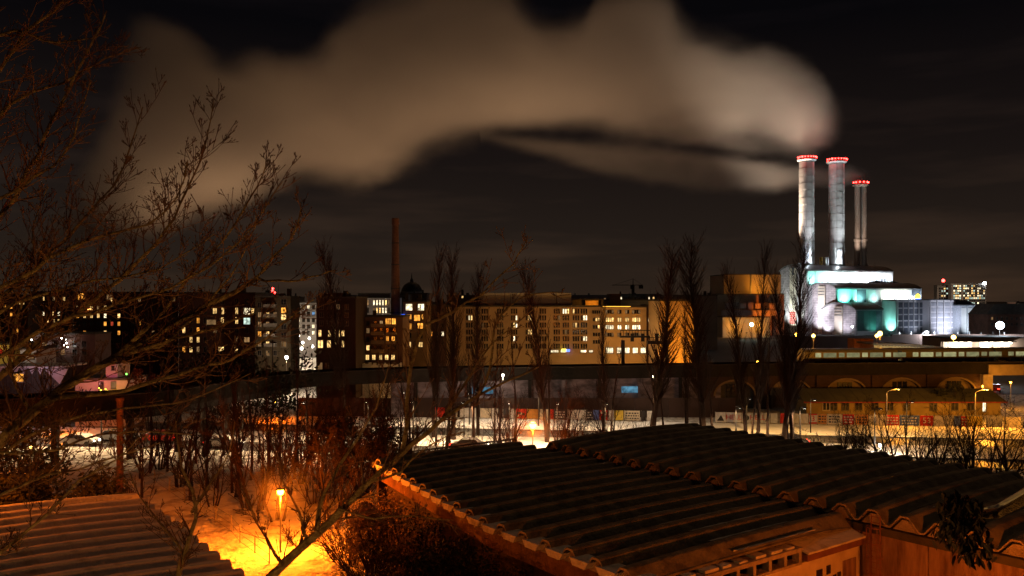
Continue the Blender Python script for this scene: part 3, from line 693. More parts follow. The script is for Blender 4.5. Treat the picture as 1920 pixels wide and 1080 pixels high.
flood((PX(1385, 405), 405, 7.5), (PX(1390, 420), 420, 15), SOD, 8000, 130, 'orange floodlight below the wide annex', .2)
flood((PX(1440, 405), 405, 7.5), (PX(1440, 420), 420, 13), SOD, 7000, 130, 'orange floodlight below the annex beside the brick gable', .6)
flood((PX(1430, 424), 424, PZ(550, 420)+1), (PX(1430, 432), 432, PZ(530, 432)), AMB, 4500, 140, 'orange floodlight on the roof of the lower annex', .6)
flood((PX(1385, 421), 421, PZ(550, 420)+1), (PX(1380, 432), 432, PZ(530, 432)), AMB, 900, 140, 'weaker orange floodlight on the lower annex roof', .6)
flood((PX(1400, 380), 380, 3), (PX(1400, 395), 395, 6), (1, .42, .10), 1500, 130, 'floodlight before the pale building', .6)

# steam
SP = plume('steam_cloud', 'broad brownish steam cloud drifting from the two thick chimneys across the night sky', 455, 30,
  [(-60, 470), (20, 440), (100, 390), (170, 320), (225, 225), (255, 150), (268, 70), (300, 30), (345, 45), (400, 90), (450, 100), (500, 85), (545, 96), (600, 85), (640, 40), (700, 8), (760, -15), (850, -60), (930, -40), (985, 20), (1030, 40), (1080, 30), (1130, -20), (1200, -30), (1250, -8), (1262, 30), (1285, 62), (1340, 84), (1400, 98), (1460, 112), (1510, 138), (1540, 168), (1558, 200), (1566, 235), (1570, 262)],
  [(-60, 520), (100, 480), (250, 455), (350, 410), (450, 385), (510, 360), (570, 350), (640, 362), (700, 348), (760, 318), (830, 290), (900, 274), (1000, 262), (1080, 252), (1180, 250), (1300, 262), (1400, 275), (1460, 286), (1500, 294), (1545, 303), (1560, 298), (1570, 274)],
  .048, 15, 33, 1, aniso=.45, dmap=[(-60, .45), (100, .6), (300, .9), (600, .9), (900, .85), (1200, .8), (1400, 1.0), (1572, 1.0)])
SP2 = plume('steam_wisp', 'thin flat steam wisp trailing from the slim double flue below the big cloud', 478, 15,
  [(900, 235), (1000, 246), (1100, 256), (1200, 266), (1300, 280), (1400, 290), (1490, 300), (1550, 306), (1590, 310), (1606, 316), (1618, 326)],
  [(900, 270), (1000, 296), (1100, 328), (1180, 350), (1260, 364), (1340, 371), (1420, 370), (1490, 362), (1550, 352), (1595, 344), (1618, 343)],
  .042, 8, 12, 5, aniso=.45, dmap=[(900, .25), (1050, .45), (1200, .6), (1300, .75), (1500, .85), (1616, 1.0)], ns=.03)
# floodlights added to light the steam, mostly in place of city glow
flood((s1x-12, s1y+2, zpA+1), (PX(1450, 455), 452, PZ(190, 455)), (1, .72, .50), 700000, 66, 'added strong floodlight on the station roof lighting the steam', 1.5)
flood((PX(1180, 440), 440, 21), (PX(1150, 455), 455, PZ(170, 455)), (1, .57, .30), 420000, 110, 'added floodlight standing for city glow on the middle of the steam', 2)
flood((PX(800, 440), 440, 21), (PX(800, 455), 455, PZ(150, 455)), (1, .55, .27), 420000, 110, 'added floodlight standing for city glow on the steam above the brick chimney', 2)
flood((PX(430, 440), 440, 21), (PX(400, 455), 455, PZ(200, 455)), (1, .55, .27), 250000, 115, 'added floodlight standing for city glow on the thin far end of the steam', 2)
# ---------------------------------------------------------------- the city
DARKR = mat('dark_red_render', (.11, .06, .045), var=.3, scale=.3); BEIGE = mat('beige_render', (.34, .25, .16), var=.18, scale=.2)
GREYR = mat('grey_render', (.17, .155, .15), var=.25, scale=.25); DARKB = mat('dark_brown_render', (.05, .03, .025), var=.3, scale=.4)
WHITR = mat('white_render', (.60, .57, .60), var=.12, scale=.2)
def wgrid(root, D, xs, ys, w, h, lit, dflt='d', fm=FRAME, mull=1, seed=0, p=0.0, kinds='yom'):
    rn = random.Random(seed)
    for j, y in enumerate(ys):
        for i, x in enumerate(xs):
            k = lit.get((i, j)) if lit else None
            if k is None: k = rn.choice(kinds) if rn.random() < p else dflt
            if k: add_window(root, D, x, y, w, h, k, fm, mull)
def rng(a, b, n): return [a+(b-a)*i/(n-1) for i in range(n)]
# far left, seen through the twigs
a = block('apartment_building', 'dark apartment block with one lit attic window behind the pennant hut', 'building', -70, 52, 557, 215, 14, DARKR, 'dark apartment blocks')
wgrid(a, 215, rng(-50, 45, 9), [575, 590, 605, 620], 4, 7, {}, seed=1, p=.3); add_window(a, 215, 41, 566, 9, 9, 'y'); aerials(a, 215, -60, 50, 557, 6, 1)
a = block('apartment_building', 'dark block with fairy lights and two bright windows, second from the far end', 'building', 54, 137, 546, 222, 14, GREYR, 'dark apartment blocks')
wgrid(a, 222, rng(62, 130, 8), [560, 574, 588, 602, 616], 4, 7, {(2, 2): 'w', (4, 2): 'y', (5, 2): 'w'}, seed=2, p=.3); aerials(a, 222, 54, 137, 546, 6, 2)
a = block('apartment_building', 'dark wide block with a glowing orange attic room and a string of warm bulbs', 'building', 138, 334, 547, 205, 14, DARKR, 'dark apartment blocks')
wgrid(a, 205, rng(146, 326, 15), [562, 577, 592, 607, 624, 640], 4.6, 7.5, {(1, 2): 'y', (2, 2): 'y', (4, 2): 'w', (6, 2): 'y', (6, 3): 'o', (5, 3): 'r'}, seed=3, p=.22); aerials(a, 205, 138, 330, 547, 10, 3)
add_window(a, 205, 153, 556, 13, 12, 'o', mull=3); add_window(a, 205, 206, 557, 11, 9, 'm')
mb = MB()
for i in range(8): mb.ball((PX(151+i*3.2, 205)-a.location.x, -.5, PZ(579+(i % 2)*.8, 205)), .16, 4)
mb.build('bulb_string', glow('bulb_string_glow', (1, .35, .08), 9), a, kind='stuff')
a = block('apartment_building', 'dark block with rows of warm windows, left of the beige end house', 'building', 336, 478, 548, 180, 14, DARKR, 'dark apartment blocks')
for (x, y, w, h, k) in ((403, 583, 7, 10, 'y'), (418, 583, 4.5, 12, 'y'), (444, 583, 5, 12, 'y'), (463, 583.5, 12, 12, 'w'), (396, 604, 18, 9, 'm'), (417, 601, 5, 12, 'y'), (444, 601, 5, 12, 'y'), (463, 602, 12, 12, 'c'), (415, 655, 9, 9, 'y'), (443, 655, 6, 10, 'y'), (463, 637, 10, 9, 'm'), (443, 637, 5, 9, 'm'), (322, 607, 6, 5, 'y'), (474, 583, 5, 10, 'y')):
    if x > 336: add_window(a, 180, x, y, w, h, k)
wgrid(a, 180, rng(345, 385, 4), [583, 601, 619, 637, 655], 5, 10, {}, seed=5, p=.3); wgrid(a, 180, [403, 418, 444, 463], [565, 619], 6, 10, {}, seed=6, p=.25)
aerials(a, 180, 336, 478, 548, 8, 4)
a = block('apartment_building', 'beige end house with balconies lit from the bright lane beside it', 'building', 479, 545, 555, 168, 7, mat('dull_beige_render', (.09, .068, .042)))
wgrid(a, 168, [487, 502, 516], [572, 590, 608, 626, 645, 662], 6, 9, {(0, 2): 'm', (1, 1): 'y'}, seed=7, p=.15)
for y, k in ((566, 'd'), (582, 'o'), (595, 'y'), (612, 'd'), (628, 'd'), (645, 'm')): add_window(a, 168, 532, y, 9, 10, k)
for y in (575, 593, 611, 630, 648): balcony(a, 168, 508, y, 22, 5)
aerials(a, 168, 479, 545, 555, 4, 5)
a = block('office_building', 'pale violet building closing the far end of the lane', 'building', 544, 612, 566, 265, 12, WHITR)
wgrid(a, 265, rng(551, 606, 7), [576, 588, 600, 612, 624], 4.5, 6.5, {(6, 1): 'o', (1, 2): 'w'}, seed=8, p=.2, kinds='wbm')
floor_bands(a, 265, 544, 612, [571, 582, 594, 606, 618], CONC)
a = block('office_building', 'black tower block with two rows of warm windows beside the bright lane', 'building', 593, 667, 556, 152, 12, DARKB)
for (x, y, w, h) in ((600, 625, 5, 12), (618, 625, 5, 12), (632.5, 625, 9, 13), (643, 625, 5, 10), (601, 645, 9, 14), (617, 645, 7, 13), (632, 646, 8, 14), (643, 645, 4, 12)): add_window(a, 152, x, y, w, h, 'y')
add_window(a, 152, 600, 687, 9, 14, 'm'); add_window(a, 152, 613, 687, 6, 12, 'd')
wgrid(a, 152, [603, 618, 634, 650], [575, 590, 606], 6, 9, {(2, 0): 'm'}, seed=9); aerials(a, 152, 597, 660, 556, 4, 6)
MB().box(-3.4, 1, PZ(556, 152), 1.5, 6, PZ(549, 152)).build('roof_room', DARKB, a)
a = block('office_building', 'long white office block with two rows of tall narrow lit windows behind the brick chimney', 'building', 656, 742, 557, 262, 14, WHITR)
rn = random.Random(12)
for i in range(14):
    for y in (567.5, 582):
        if i == 6: continue
        add_window(a, 262, 662+i*5.6, y, 2.6, 9.5, rn.choice('wwdmyw'), FRAMEL, 0)
MB().box(-5, 2, PZ(557, 262), 5, 9, PZ(549, 262)).build('roof_room', GREYR, a)
a = block('apartment_building', 'brown apartment house with balconies and bright orange corner room before the brick chimney', 'building', 667, 755, 592, 162, 11, mat('brown_render', (.20, .12, .075), var=.2, scale=.3))
add_window(a, 162, 728, 603, 10, 12, 'o', mull=2); add_window(a, 162, 738.5, 603, 7, 12, 'o')
add_window(a, 162, 726.5, 636, 5, 11, 'o'); add_window(a, 162, 737.5, 636, 6, 10, 'o')
for i, x in enumerate((689, 701, 713.5, 725, 737)): add_window(a, 162, x, 670, 6, 9, 'y')
wgrid(a, 162, [676, 690, 704, 715], [606, 620, 636, 652], 5.5, 9, {(3, 0): 'm', (1, 1): 'm'}, seed=14, p=.12)
wgrid(a, 162, [727, 739], [620, 652], 6, 9, {}, seed=15)
for y in (612, 627, 643, 660): balcony(a, 162, 709, y, 24, 5.5, mat('balcony_concrete', (.34, .25, .17)))
for y in (612, 627, 643): balcony(a, 162, 734, y, 18, 4.5, MATS['balcony_concrete'])
aerials(a, 162, 667, 720, 592, 3, 8)
mb = MB()
rn = random.Random(3)
for i in range(26): mb.box(PX(676+i*3, 158)-a.location.x-.15, -3.2, 0, PX(676+i*3, 158)-a.location.x+.12, -3.1, PZ(684+rn.uniform(-4, 1), 158))
mb.build('garden_fence', WHITR, a)
a = block('apartment_building', 'apartment block with big bright windows and a blue sign, right of the chimney', 'building', 756, 800, 564, 176, 12, mat('ochre_render', (.26, .17, .09), var=.2, scale=.3))
for (x, y, w, h, k) in ((767, 576, 12, 12, 'w'), (789.5, 576, 11, 12, 'w'), (767, 594, 9, 9, 'o'), (782, 596, 11, 11, 'o'), (791.5, 594, 4, 9, 'o'), (767.5, 612, 9, 11, 'o'), (788, 611, 10, 10, 'o'), (766, 646, 9, 10, 'y'), (788.5, 646, 8, 9, 'y'), (767, 629, 8, 9, 'd'), (788, 629, 8, 9, 'd')): add_window(a, 176, x, y, w, h, k)
MB().box(PX(753.5, 176)-a.location.x, -.9, PZ(602, 176), PX(759.5, 176)-a.location.x, -.12, PZ(589, 176)).build('blue_sign', glow('blue_sign_face', (.05, .14, 1), 2.2, .3), a)
MB().box(PX(753.5, 176)-a.location.x, -.5, PZ(672, 176), PX(757, 176)-a.location.x, -.1, PZ(604, 176)).build('light_strip', glow('stair_strip', (.6, .85, .8), .55, .6), a)
aerials(a, 176, 758, 800, 564, 4, 9)
a = block('apartment_building', 'unlit dark block with a few stray windows between the orange windows and the long office', 'building', 801, 836, 571, 186, 12, DARKR)
wgrid(a, 186, [809, 820, 830], [582, 596, 610, 626, 642], 4, 8, {(2, 3): 'w', (1, 1): 'o'}, seed=16, p=.08); aerials(a, 186, 801, 836, 571, 2, 10)
a = block('rear_building', 'dark flat roofed block on the skyline left of the pale penthouse', 'building', 838, 900, 553, 235, 12, DARKB); aerials(a, 235, 838, 900, 553, 4, 11); add_window(a, 235, 867, 548+8, 3, 5, 'y')

# long office
DO = 186
a = block('office_building', 'long beige office building with columns of narrow windows in threes', 'building', 837, 1127, 573, DO, 16, BEIGE)
cols = [881, 909.5, 938, 964, 991.5, 1019, 1044, 1061, 1080, 1095.5]
rows = [583.5, 596, 609.5, 622.5, 635, 649]
lit = {(0, 1, 1): 'w', (0, 1, 2): 'y', (1, 2, 0): 'm', (3, 1, 2): 'w', (3, 2, 1): 'y', (3, 2, 2): 'w', (3, 4, 1): 'w', (4, 1, 1): 'y', (4, 1, 2): 'y', (4, 3, 1): 'y', (4, 3, 2): 'y', (7, 0, 0): 'w', (7, 0, 1): 'w', (7, 0, 2): 'y', (8, 0, 0): 'y', (8, 2, 1): 'y', (9, 1, 1): 'w', (9, 1, 2): 'w', (9, 4, 1): 'w', (9, 4, 2): 'w', (8, 2, 0): 'm', (7, 3, 1): 'm', (6, 1, 2): 'm'}
for i, cx in enumerate([880, 909, 938, 964, 991.5, 1018, 1044, 1061, 1080, 1095]):
    for j, y in enumerate(rows):
        for k in range(3):
            add_window(a, DO, cx+(k-1)*4.4, y, 2.5, 8.6, lit.get((i, j, k), 'd'), FRAME, 0)
for i in range(4): add_window(a, DO, 1112+i*4, 585, 2.8, 5.5, 'd', FRAME, 0)
for j, y in enumerate((599, 613, 627, 641)):
    for i in range(3): add_window(a, DO, 1113.5+i*4.6, y, 3, 6, 'y' if (i, j) in ((1, 0), (2, 0), (2, 1)) else 'd', FRAME, 0)
for x, w in ((1040, 14), (1056, 9), (1094, 10), (1108, 7)): add_window(a, DO, x, 658.5, w, 4, 'w', mull=3)
MB().box(PX(1053, DO)-a.location.x, -.8, PZ(659, DO), PX(1061, DO)-a.location.x, -.15, PZ(654, DO)).build('yellow_sign', glow('shop_sign_yellow', (1, .8, .1), 3, .3), a)
MB().box(PX(1061.5, DO)-a.location.x, -.8, PZ(659, DO), PX(1068, DO)-a.location.x, -.15, PZ(655, DO)).build('blue_sign', glow('shop_sign_blue', (.1, .2, 1), 3, .3), a)
MB().box(-16.0, 1, PZ(573, DO), -16.0, 1.01, PZ(573, DO)+.01)
mb = MB()
for i in range(6): MB().box(PX(899+i*29, DO)-a.location.x+.04, 3, PZ(572.4, DO), PX(928+i*29, DO)-a.location.x-.04, 12, PZ(549, DO)).build('penthouse_panel', mat('pale_panel', (.34, .35, .36), var=.12, scale=.15), a)
MB().prism([(PX(884, DO)-a.location.x, PZ(572.4, DO)), (PX(898.8, DO)-a.location.x, PZ(572.4, DO)), (PX(898.8, DO)-a.location.x, PZ(551, DO))], 3, 12).build('penthouse_gable', MATS['pale_panel'], a)
a = block('office_building', 'warmly lit wing with bright square windows and a tall glowing ground floor', 'building', 1128, 1212, 574, 187, 14, mat('warm_render', (.55, .40, .22), var=.15, scale=.2))
g4 = [(1136, 12), (1142.5, 0), (1161, 9), (1175, 9), (1193.5, 13)]
for (cx, n) in ((1143, 4), (1161.5, 2), (1176, 2), (1193, 4)):
    for j, y in enumerate((584.5, 599.5, 613.5, 627.5)):
        for k in range(n):
            x = cx+(k-(n-1)/2)*3.9
            add_window(a, 187, x, y, 2.9, 6.4 if j not in (1, 2) else 7.4, ('y' if j in (1,) else 'w' if j == 2 else ('m' if (k+j) % 3 == 0 else 'd')), FRAME, 0)
for (x, w) in ((1143, 13), (1161, 8), (1176, 8), (1191, 9), (1206, 9)): add_window(a, 187, x, 657, w, 10, 'w', mull=3)
MB().box(PX(1130, 187)-a.location.x, -.25, PZ(575.2, 187), PX(1182, 187)-a.location.x, -.13, PZ(574.2, 187)).build('cornice_light', glow('cornice_glow', (1, .45, .05), 2.5), a)
a2 = block('roof_building', 'teal grey penthouse with an orange lit lift room, right of the pale penthouse', 'building', 1073, 1131, 560.5, 200, 10, GREYR)
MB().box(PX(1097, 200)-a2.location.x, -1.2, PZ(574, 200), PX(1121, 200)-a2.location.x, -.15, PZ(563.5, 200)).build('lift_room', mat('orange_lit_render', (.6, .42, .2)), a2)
light((PX(1109, 200)-a2.location.x, -3.5, PZ(566, 200)), AMB, 260, parent=a2)
a3 = block('rear_building', 'grey roof storey with a dark plant room behind the warmly lit wing', 'building', 1131, 1236, 561, 214, 10, mat('blue_grey_render', (.20, .22, .24), var=.2, scale=.2))
MB().box(PX(1142, 214)-a3.location.x, -.9, PZ(574, 214), PX(1163, 214)-a3.location.x, 5, PZ(551, 214)).build('plant_room', DARKR, a3); aerials(a3, 214, 1165, 1236, 561, 6, 13)
for i in range(14): MB().tube((PX(1168+i*2.4, 214)-a3.location.x, -.3, PZ(561, 214)), (PX(1168+i*2.4, 214)-a3.location.x, -.3, PZ(557, 214)), .05, .05, 4).build('railing_post', STEEL, a3)
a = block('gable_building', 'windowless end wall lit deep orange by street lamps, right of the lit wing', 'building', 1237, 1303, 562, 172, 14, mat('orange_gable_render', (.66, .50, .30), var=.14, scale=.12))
a4 = block('rear_building', 'low dark link building between the lit wing and the orange end wall', 'building', 1212, 1237, 571, 196, 8, DARKR)
wgrid(a4, 196, [1218, 1230], [583, 600, 614, 628], 5, 7, {(0, 1): 'w'}, seed=20, p=.2)
a5 = block('rear_building', 'long dark roofline behind the orange end wall', 'building', 1236, 1345, 553, 300, 10, GREYR); aerials(a5, 300, 1240, 1340, 553, 6, 15)
# skyline filler: individual far houses
sky = [(-60, 40, 552, 330), (90, 150, 549, 360), (285, 350, 552, 340), (470, 520, 551, 350), (520, 560, 556, 420), (612, 660, 553, 380), (735, 765, 551, 300), (765, 800, 549, 340), (900, 960, 556, 420), (1060, 1140, 553, 380), (1150, 1240, 551, 430), (1310, 1350, 556, 470), (1850, 1905, 571, 560), (1905, 1990, 566, 600)]
desc = ['low and wide beyond the far left block', 'with a flat roof above the fairy-lit block', 'just left of the brick block with warm rows', 'above the beige end house', 'low, behind the lane', 'behind the black tower block', 'right behind the brick chimney', 'under the church dome', 'behind the pale penthouse', 'behind the teal grey penthouse', 'beneath the construction crane', 'behind the poplars left of the orange annex', 'dark, low, right of the lit high-rise', 'at the far right edge beyond the white yard light']
for i, ((p0, p1, y, D), ds) in enumerate(zip(sky, desc)):
    a = block('far_building', 'distant unlit roofline '+ds, 'building', p0, p1, y, D, 12, random.Random(i).choice([GREYR, DARKR]), 'distant rooflines of the city')
    aerials(a, D, p0, p1, y, 4, 30+i)
    wgrid(a, D, rng(p0+6, p1-6, max(3, int((p1-p0)/9))), [y+8], 3, 4, {}, seed=40+i, p=.3, kinds='ymw')
    if i >= 12: wgrid(a, D, rng(p0+4, p1-4, 12), [y+5, y+13], 2.4, 3, {}, seed=60+i, p=.55, kinds='wcyw')
# lit high rise at right
a = block('high_rise', 'distant high-rise full of lit yellow-green windows, right of the power station', 'building', 1784, 1849, 531, 640, 5, mat('taupe_render', (.30, .25, .21), var=.15, scale=.05))
lamp_post(PX(1800, 600), 600, 8, (1, .8, .6), 60000, BULBW, 'added lamp that brightens the distant high-rise', None, 'globe', .2)  # lamp added to brighten the otherwise dark high-rise front
rn = random.Random(8); xs = rng(1789, 1845, 16)
for j in range(8):
    for i, x in enumerate(xs):
        if i in (4,) : continue
        pr = .85 if j in (4, 5) and i > 6 else .45
        add_window(a, 640, x, 536+j*4.6, 2.6, 2.6, rn.choice('ycw') if rn.random() < pr else 'd', FRAME, 0)
MB().ball((PX(1845, 640)-a.location.x, -1, PZ(531, 640)), 1.1, 5).build('roof_lamp', BULBC, a)
a = block('high_rise', 'lower distant block with a red lamp mast, left part of the lit high-rise', 'building', 1757, 1784, 535, 655, 5, MATS['taupe_render'])
for j in range(7):
    for i in range(5): add_window(a, 655, 1762+i*4.6, 541+j*4.6, 2.8, 2.6, rn.choice('ycw') if rn.random() < (.7 if i == 4 else .4) else 'd', FRAME, 0)
MB().tube((PX(1771, 655)-a.location.x, 2, PZ(535, 655)), (PX(1771, 655)-a.location.x, 2, PZ(527, 655)), .3, .2, 5).build('mast', STEEL, a)
MB().ball((PX(1771, 655)-a.location.x, 2, PZ(526, 655)), 1.2, 5).build('warning_lamp', REDL, a)
# red brick house behind the huge yard light
a = block('brick_house', 'reddish brick building with hip roof behind the blinding white yard light', 'building', 1852, 1990, 588, 330, 14, REDBR)
MB().prism([(PX(1850, 330)-a.location.x, PZ(588, 330)), (PX(1866, 330)-a.location.x, PZ(570, 330)), (PX(1960, 330)-a.location.x, PZ(570, 330)), (PX(1992, 330)-a.location.x, PZ(588, 330))], 0, 13).build('roof', DCONC, a)
wgrid(a, 330, rng(1860, 1980, 14), [597, 608], 3.4, 5, {}, seed=21, p=.2, kinds='ym')
# brick chimney, dome, crane, mast
t = empty('brick_chimney', (PX(741.5, 178), 178, 0), 0, 'tall old red brick chimney tapering above the roofs', 'chimney')
zt = PZ(409, 178)
mb = MB().lathe([(1.05, 0), (1.02, 13), (.68, zt-1.6)], 18); mb.build('shaft', REDBR, t)
MB().lathe([(.68, zt-1.6), (.78, zt-1.5), (.80, zt-.1), (.62, zt), (.5, zt-.6)], 18).build('chimney_cap', REDBR, t)
for z in (15, 20, 25, 29.5): 
    r = .72+(zt-z)*.0185; MB().lathe([(r, z), (r+.05, z+.02), (r+.05, z+.16), (r, z+.18)], 18).build('iron_band', STEEL, t)
t = empty('church_dome', (PX(772, 400), 400, 0), 0, 'dark church dome with a lantern and spike on the skyline', 'church')
zb = PZ(548, 400); MB().lathe([(.1, 0), (5.4, 0), (5.4, zb), (5.0, zb+.3)], 16).build('drum', GREYR, t)
MB().lathe([(5.0, zb+.3), (4.7, zb+1.6), (3.6, zb+3.4), (1.8, zb+4.6), (.8, zb+4.9)], 16).build('dome', STEEL, t, smooth=True)
MB().lathe([(.8, zb+4.9), (.8, zb+5.9), (.3, zb+6.4), (.08, zb+9), (.01, zb+9)], 8).build('lantern', STEEL, t)
t = empty('tower_crane', (PX(1187, 520), 520, 0), 0, 'construction crane with a long dark jib above the long office', 'crane')
zj = PZ(535, 520); MB().box(-.8, -.8, 0, .8, .8, zj).build('mast', STEEL, t)
mb = MB(); mb.box(-13, -.5, zj, 6, .5, zj+.35); mb.tube((0, 0, zj), (0, 0, zj+4), .35, .15, 5); mb.tube((0, 0, zj+4), (-11, 0, zj+.4), .1, .1, 4); mb.tube((0, 0, zj+4), (5.5, 0, zj+.4), .1, .1, 4)
mb.build('jib', STEEL, t); MB().box(3.6, -1, zj-2, 6, 1, zj).build('counterweight', DCONC, t); MB().box(-1.6, -.9, zj-2.2, -.3, .9, zj-.1).build('cab', STEEL, t)
t = empty('radio_mast', (PX(511, 700), 700, 0), 0, 'far mast with clustered red aviation lamps above the beige end house', 'mast')
MB().tube((0, 0, 0), (0, 0, PZ(541, 700)), 1.2, .3, 6).build('mast_pole', STEEL, t); MB().lathe([(.1, PZ(552, 700)), (3.4, PZ(551, 700)), (3.4, PZ(548, 700)), (.1, PZ(547, 700))], 12).build('mast_pod', GREYR, t)
for dx, y in ((-2.6, 549), (0, 545), (2.6, 549), (0, 551), (.3, 541)): MB().ball((dx, -3.4 if y > 545 else 0, PZ(y, 700)), .9, 4).build('warning_lamp', REDL, t)

# the bright lane
mb = MB(); mb.face([(PX(535, 150), 150, .05), (PX(606, 150), 150, .05), (PX(615, 260), 260, .05), (PX(545, 260), 260, .05)]); mb.build('lane', SNOW, kind='structure')
for i, (px, py, e) in enumerate(((543, 625, 500), (560, 629, 500), (580, 634, 900), (567.5, 642, 700), (586, 649, 800), (565.5, 653, 900), (537, 670, 1200))):
    D = 165+(675-py)*2.0 if py < 665 else 158
    lamp_post(PX(px, D), D, PZ(py, D), WARM, e*2.6, BULBW, ['farthest small lamp high in the bright lane', 'lamp left of the middle of the lane', 'brightest lamp near the black tower, in the lane', 'lamp in the middle of the lane', 'lamp by the black tower lower down the lane', 'low lamp in the lane beside the beige house', 'nearest and lowest lamp of the lane, above its snowy forecourt'][i], 'lamps along the bright lane', 'globe', .34)
def car(x, y, rz, col, label, lights=True, group='cars on the snowy road'):
    t = empty('car', (x, y, .04), rz, label, 'car', group)
    body = [(-2.15, .32), (-2.2, .72), (-2.0, .92), (-1.45, .98), (-.85, 1.42), (.75, 1.44), (1.35, 1.0), (2.05, .88), (2.2, .62), (2.15, .3)]
    mb = MB(); ins = lambda s, k: [(x_*s, z_*1) for x_, z_ in body]
    mb.prism(body, -.82, .82); mb.build('body', mat('car_paint_'+col, {'red': (.35, .03, .02), 'grey': (.12, .12, .13), 'white': (.6, .6, .6), 'black': (.02, .02, .02)}[col], rough=.25, var=.05, spec=.6), t)
    MB().prism([(-1.30, .98), (-.82, 1.36), (.70, 1.38), (1.22, .99)], -.84, .84).build('side_window', PANE_D, t)
    for sx in (-1.35, 1.4):
        for sy in (-.8, .8): MB().tube((sx, sy-.1, .32), (sx, sy+.1, .32), .32, .32, 12).build('wheel', STEEL, t)
    if lights:
        for sy in (-.6, .6):
            MB().box(2.14, sy-.16, .56, 2.24, sy+.16, .72).build('headlight', glow('headlight_glow', (1, .95, .8), 12), t)
            MB().box(-2.25, sy-.2, .66, -2.14, sy+.2, .80).build('tail_light', glow('tail_light_glow', (1, .04, .02), 7), t)
    return t
car(PX(562, 172), 172, R(80), 'white', 'pale parked car with snow glare in the bright lane', False, None)

# ---------------------------------------------------------------- railway viaduct
path = [(-120, 62), (-70, 84), (-43, 95), (-36.5, 108), (-31, 120), (-18, 128), (8, 133.5), (47, 140), (80, 143.5), (104, 146), (150, 149)]
def cr(p0, p1, p2, p3, t):
    return tuple(.5*((2*b)+(-a+c)*t+(2*a-5*b+4*c-d)*t*t+(-a+3*b-3*c+d)*t**3) for a, b, c, d in zip(p0, p1, p2, p3))
pts = []
for i in range(len(path)-1):
    a, b, c, d = path[max(0, i-1)], path[i], path[i+1], path[min(len(path)-1, i+2)]
    for k in range(6): pts.append(cr(a, b, c, d, k/6))
pts.append(path[-1])
def sweep(mb, pts, off0, off1, z0, z1, mi=0):
    n = len(pts); nor = []
    for i in range(n):
        a = Vector(pts[max(0, i-1)]); b = Vector(pts[min(n-1, i+1)]); d = (b-a).normalized(); nor.append(Vector((-d.y, d.x)))
    b0 = len(mb.v)
    for i in range(n):
        p = Vector(pts[i]); q0 = p+nor[i]*off0; q1 = p+nor[i]*off1
        mb.v += [(q0.x, q0.y, z0), (q1.x, q1.y, z0), (q1.x, q1.y, z1), (q0.x, q0.y, z1)]
    for i in range(n-1):
        a = b0+i*4; b = a+4
        for k in range(4): j = (k+1) % 4; mb.f.append((a+k, b+k, b+j, a+j)); mb.m.append(mi)
    mb.f.append((b0, b0+1, b0+2, b0+3)); mb.m.append(mi); e = b0+(n-1)*4; mb.f.append((e+3, e+2, e+1, e)); mb.m.append(mi)
via = empty('railway_viaduct', (0, 0, 0), 0, 'long dark railway viaduct curving before the city, brick arches at one end', 'viaduct')
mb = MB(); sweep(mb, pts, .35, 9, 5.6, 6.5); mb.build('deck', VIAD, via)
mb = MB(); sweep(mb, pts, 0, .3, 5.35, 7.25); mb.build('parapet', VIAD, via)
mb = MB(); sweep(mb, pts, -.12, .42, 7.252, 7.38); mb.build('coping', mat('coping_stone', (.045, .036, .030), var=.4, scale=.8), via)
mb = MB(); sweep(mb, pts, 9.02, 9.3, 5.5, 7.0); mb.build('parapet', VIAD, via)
mb = MB(); sweep(mb, [p for p in pts if p[0] < -30], .1, .33, 4.6, 5.348); mb.build('girder', STEEL, via)
mb = MB(); sweep(mb, [p for p in pts if p[0] < -30], 6.5, 6.9, 4.6, 5.5); mb.build('girder', STEEL, via)
for i in range(9):
    q = pts[2+i*2]
    if -47 < q[0] < -33 or i in (0, 4): MB().box(q[0]-.3, q[1]+.8, 0, q[0]+.3, q[1]+1.4, 4.6).build('column', STEEL, via)
lilac = mat('lilac_grey_plaster', (.21, .18, .22), col2=(.07, .06, .07), thr=(.35, .62), scale=.5, bump=.5, stretch=(1, 1, 2), detail=8)
mb = MB(); mid = [p for p in pts if -19 < p[0] < 34]; sweep(mb, mid, .5, 1.2, .1, 5.34); mb.build('wall', lilac, via)
rn = random.Random(6)
for q in range(1, len(mid)-1):
    p, p2 = mid[q], mid[q+1] if q+1 < len(mid) else mid[q]
    MB().box(p[0]-.25, p[1]-.05, .1, p[0]+.25, p[1]+.48, 5.3).build('pilaster', VIAD if q % 2 else lilac, via)
for px in (905, 985, 1180): 
    D = 131.5 if px < 950 else 134.5
    x = PX(px, D); yv = D+ .0
    MB().box(x-1.6, D-.35 if px < 1100 else D+1.2, PZ(738, D), x+1.6, D-.1 if px < 1100 else D+1.5, PZ(726, D)).build('blue_window', glow('blue_lit_glass', (.25, .65, .95), .45, .8), via)
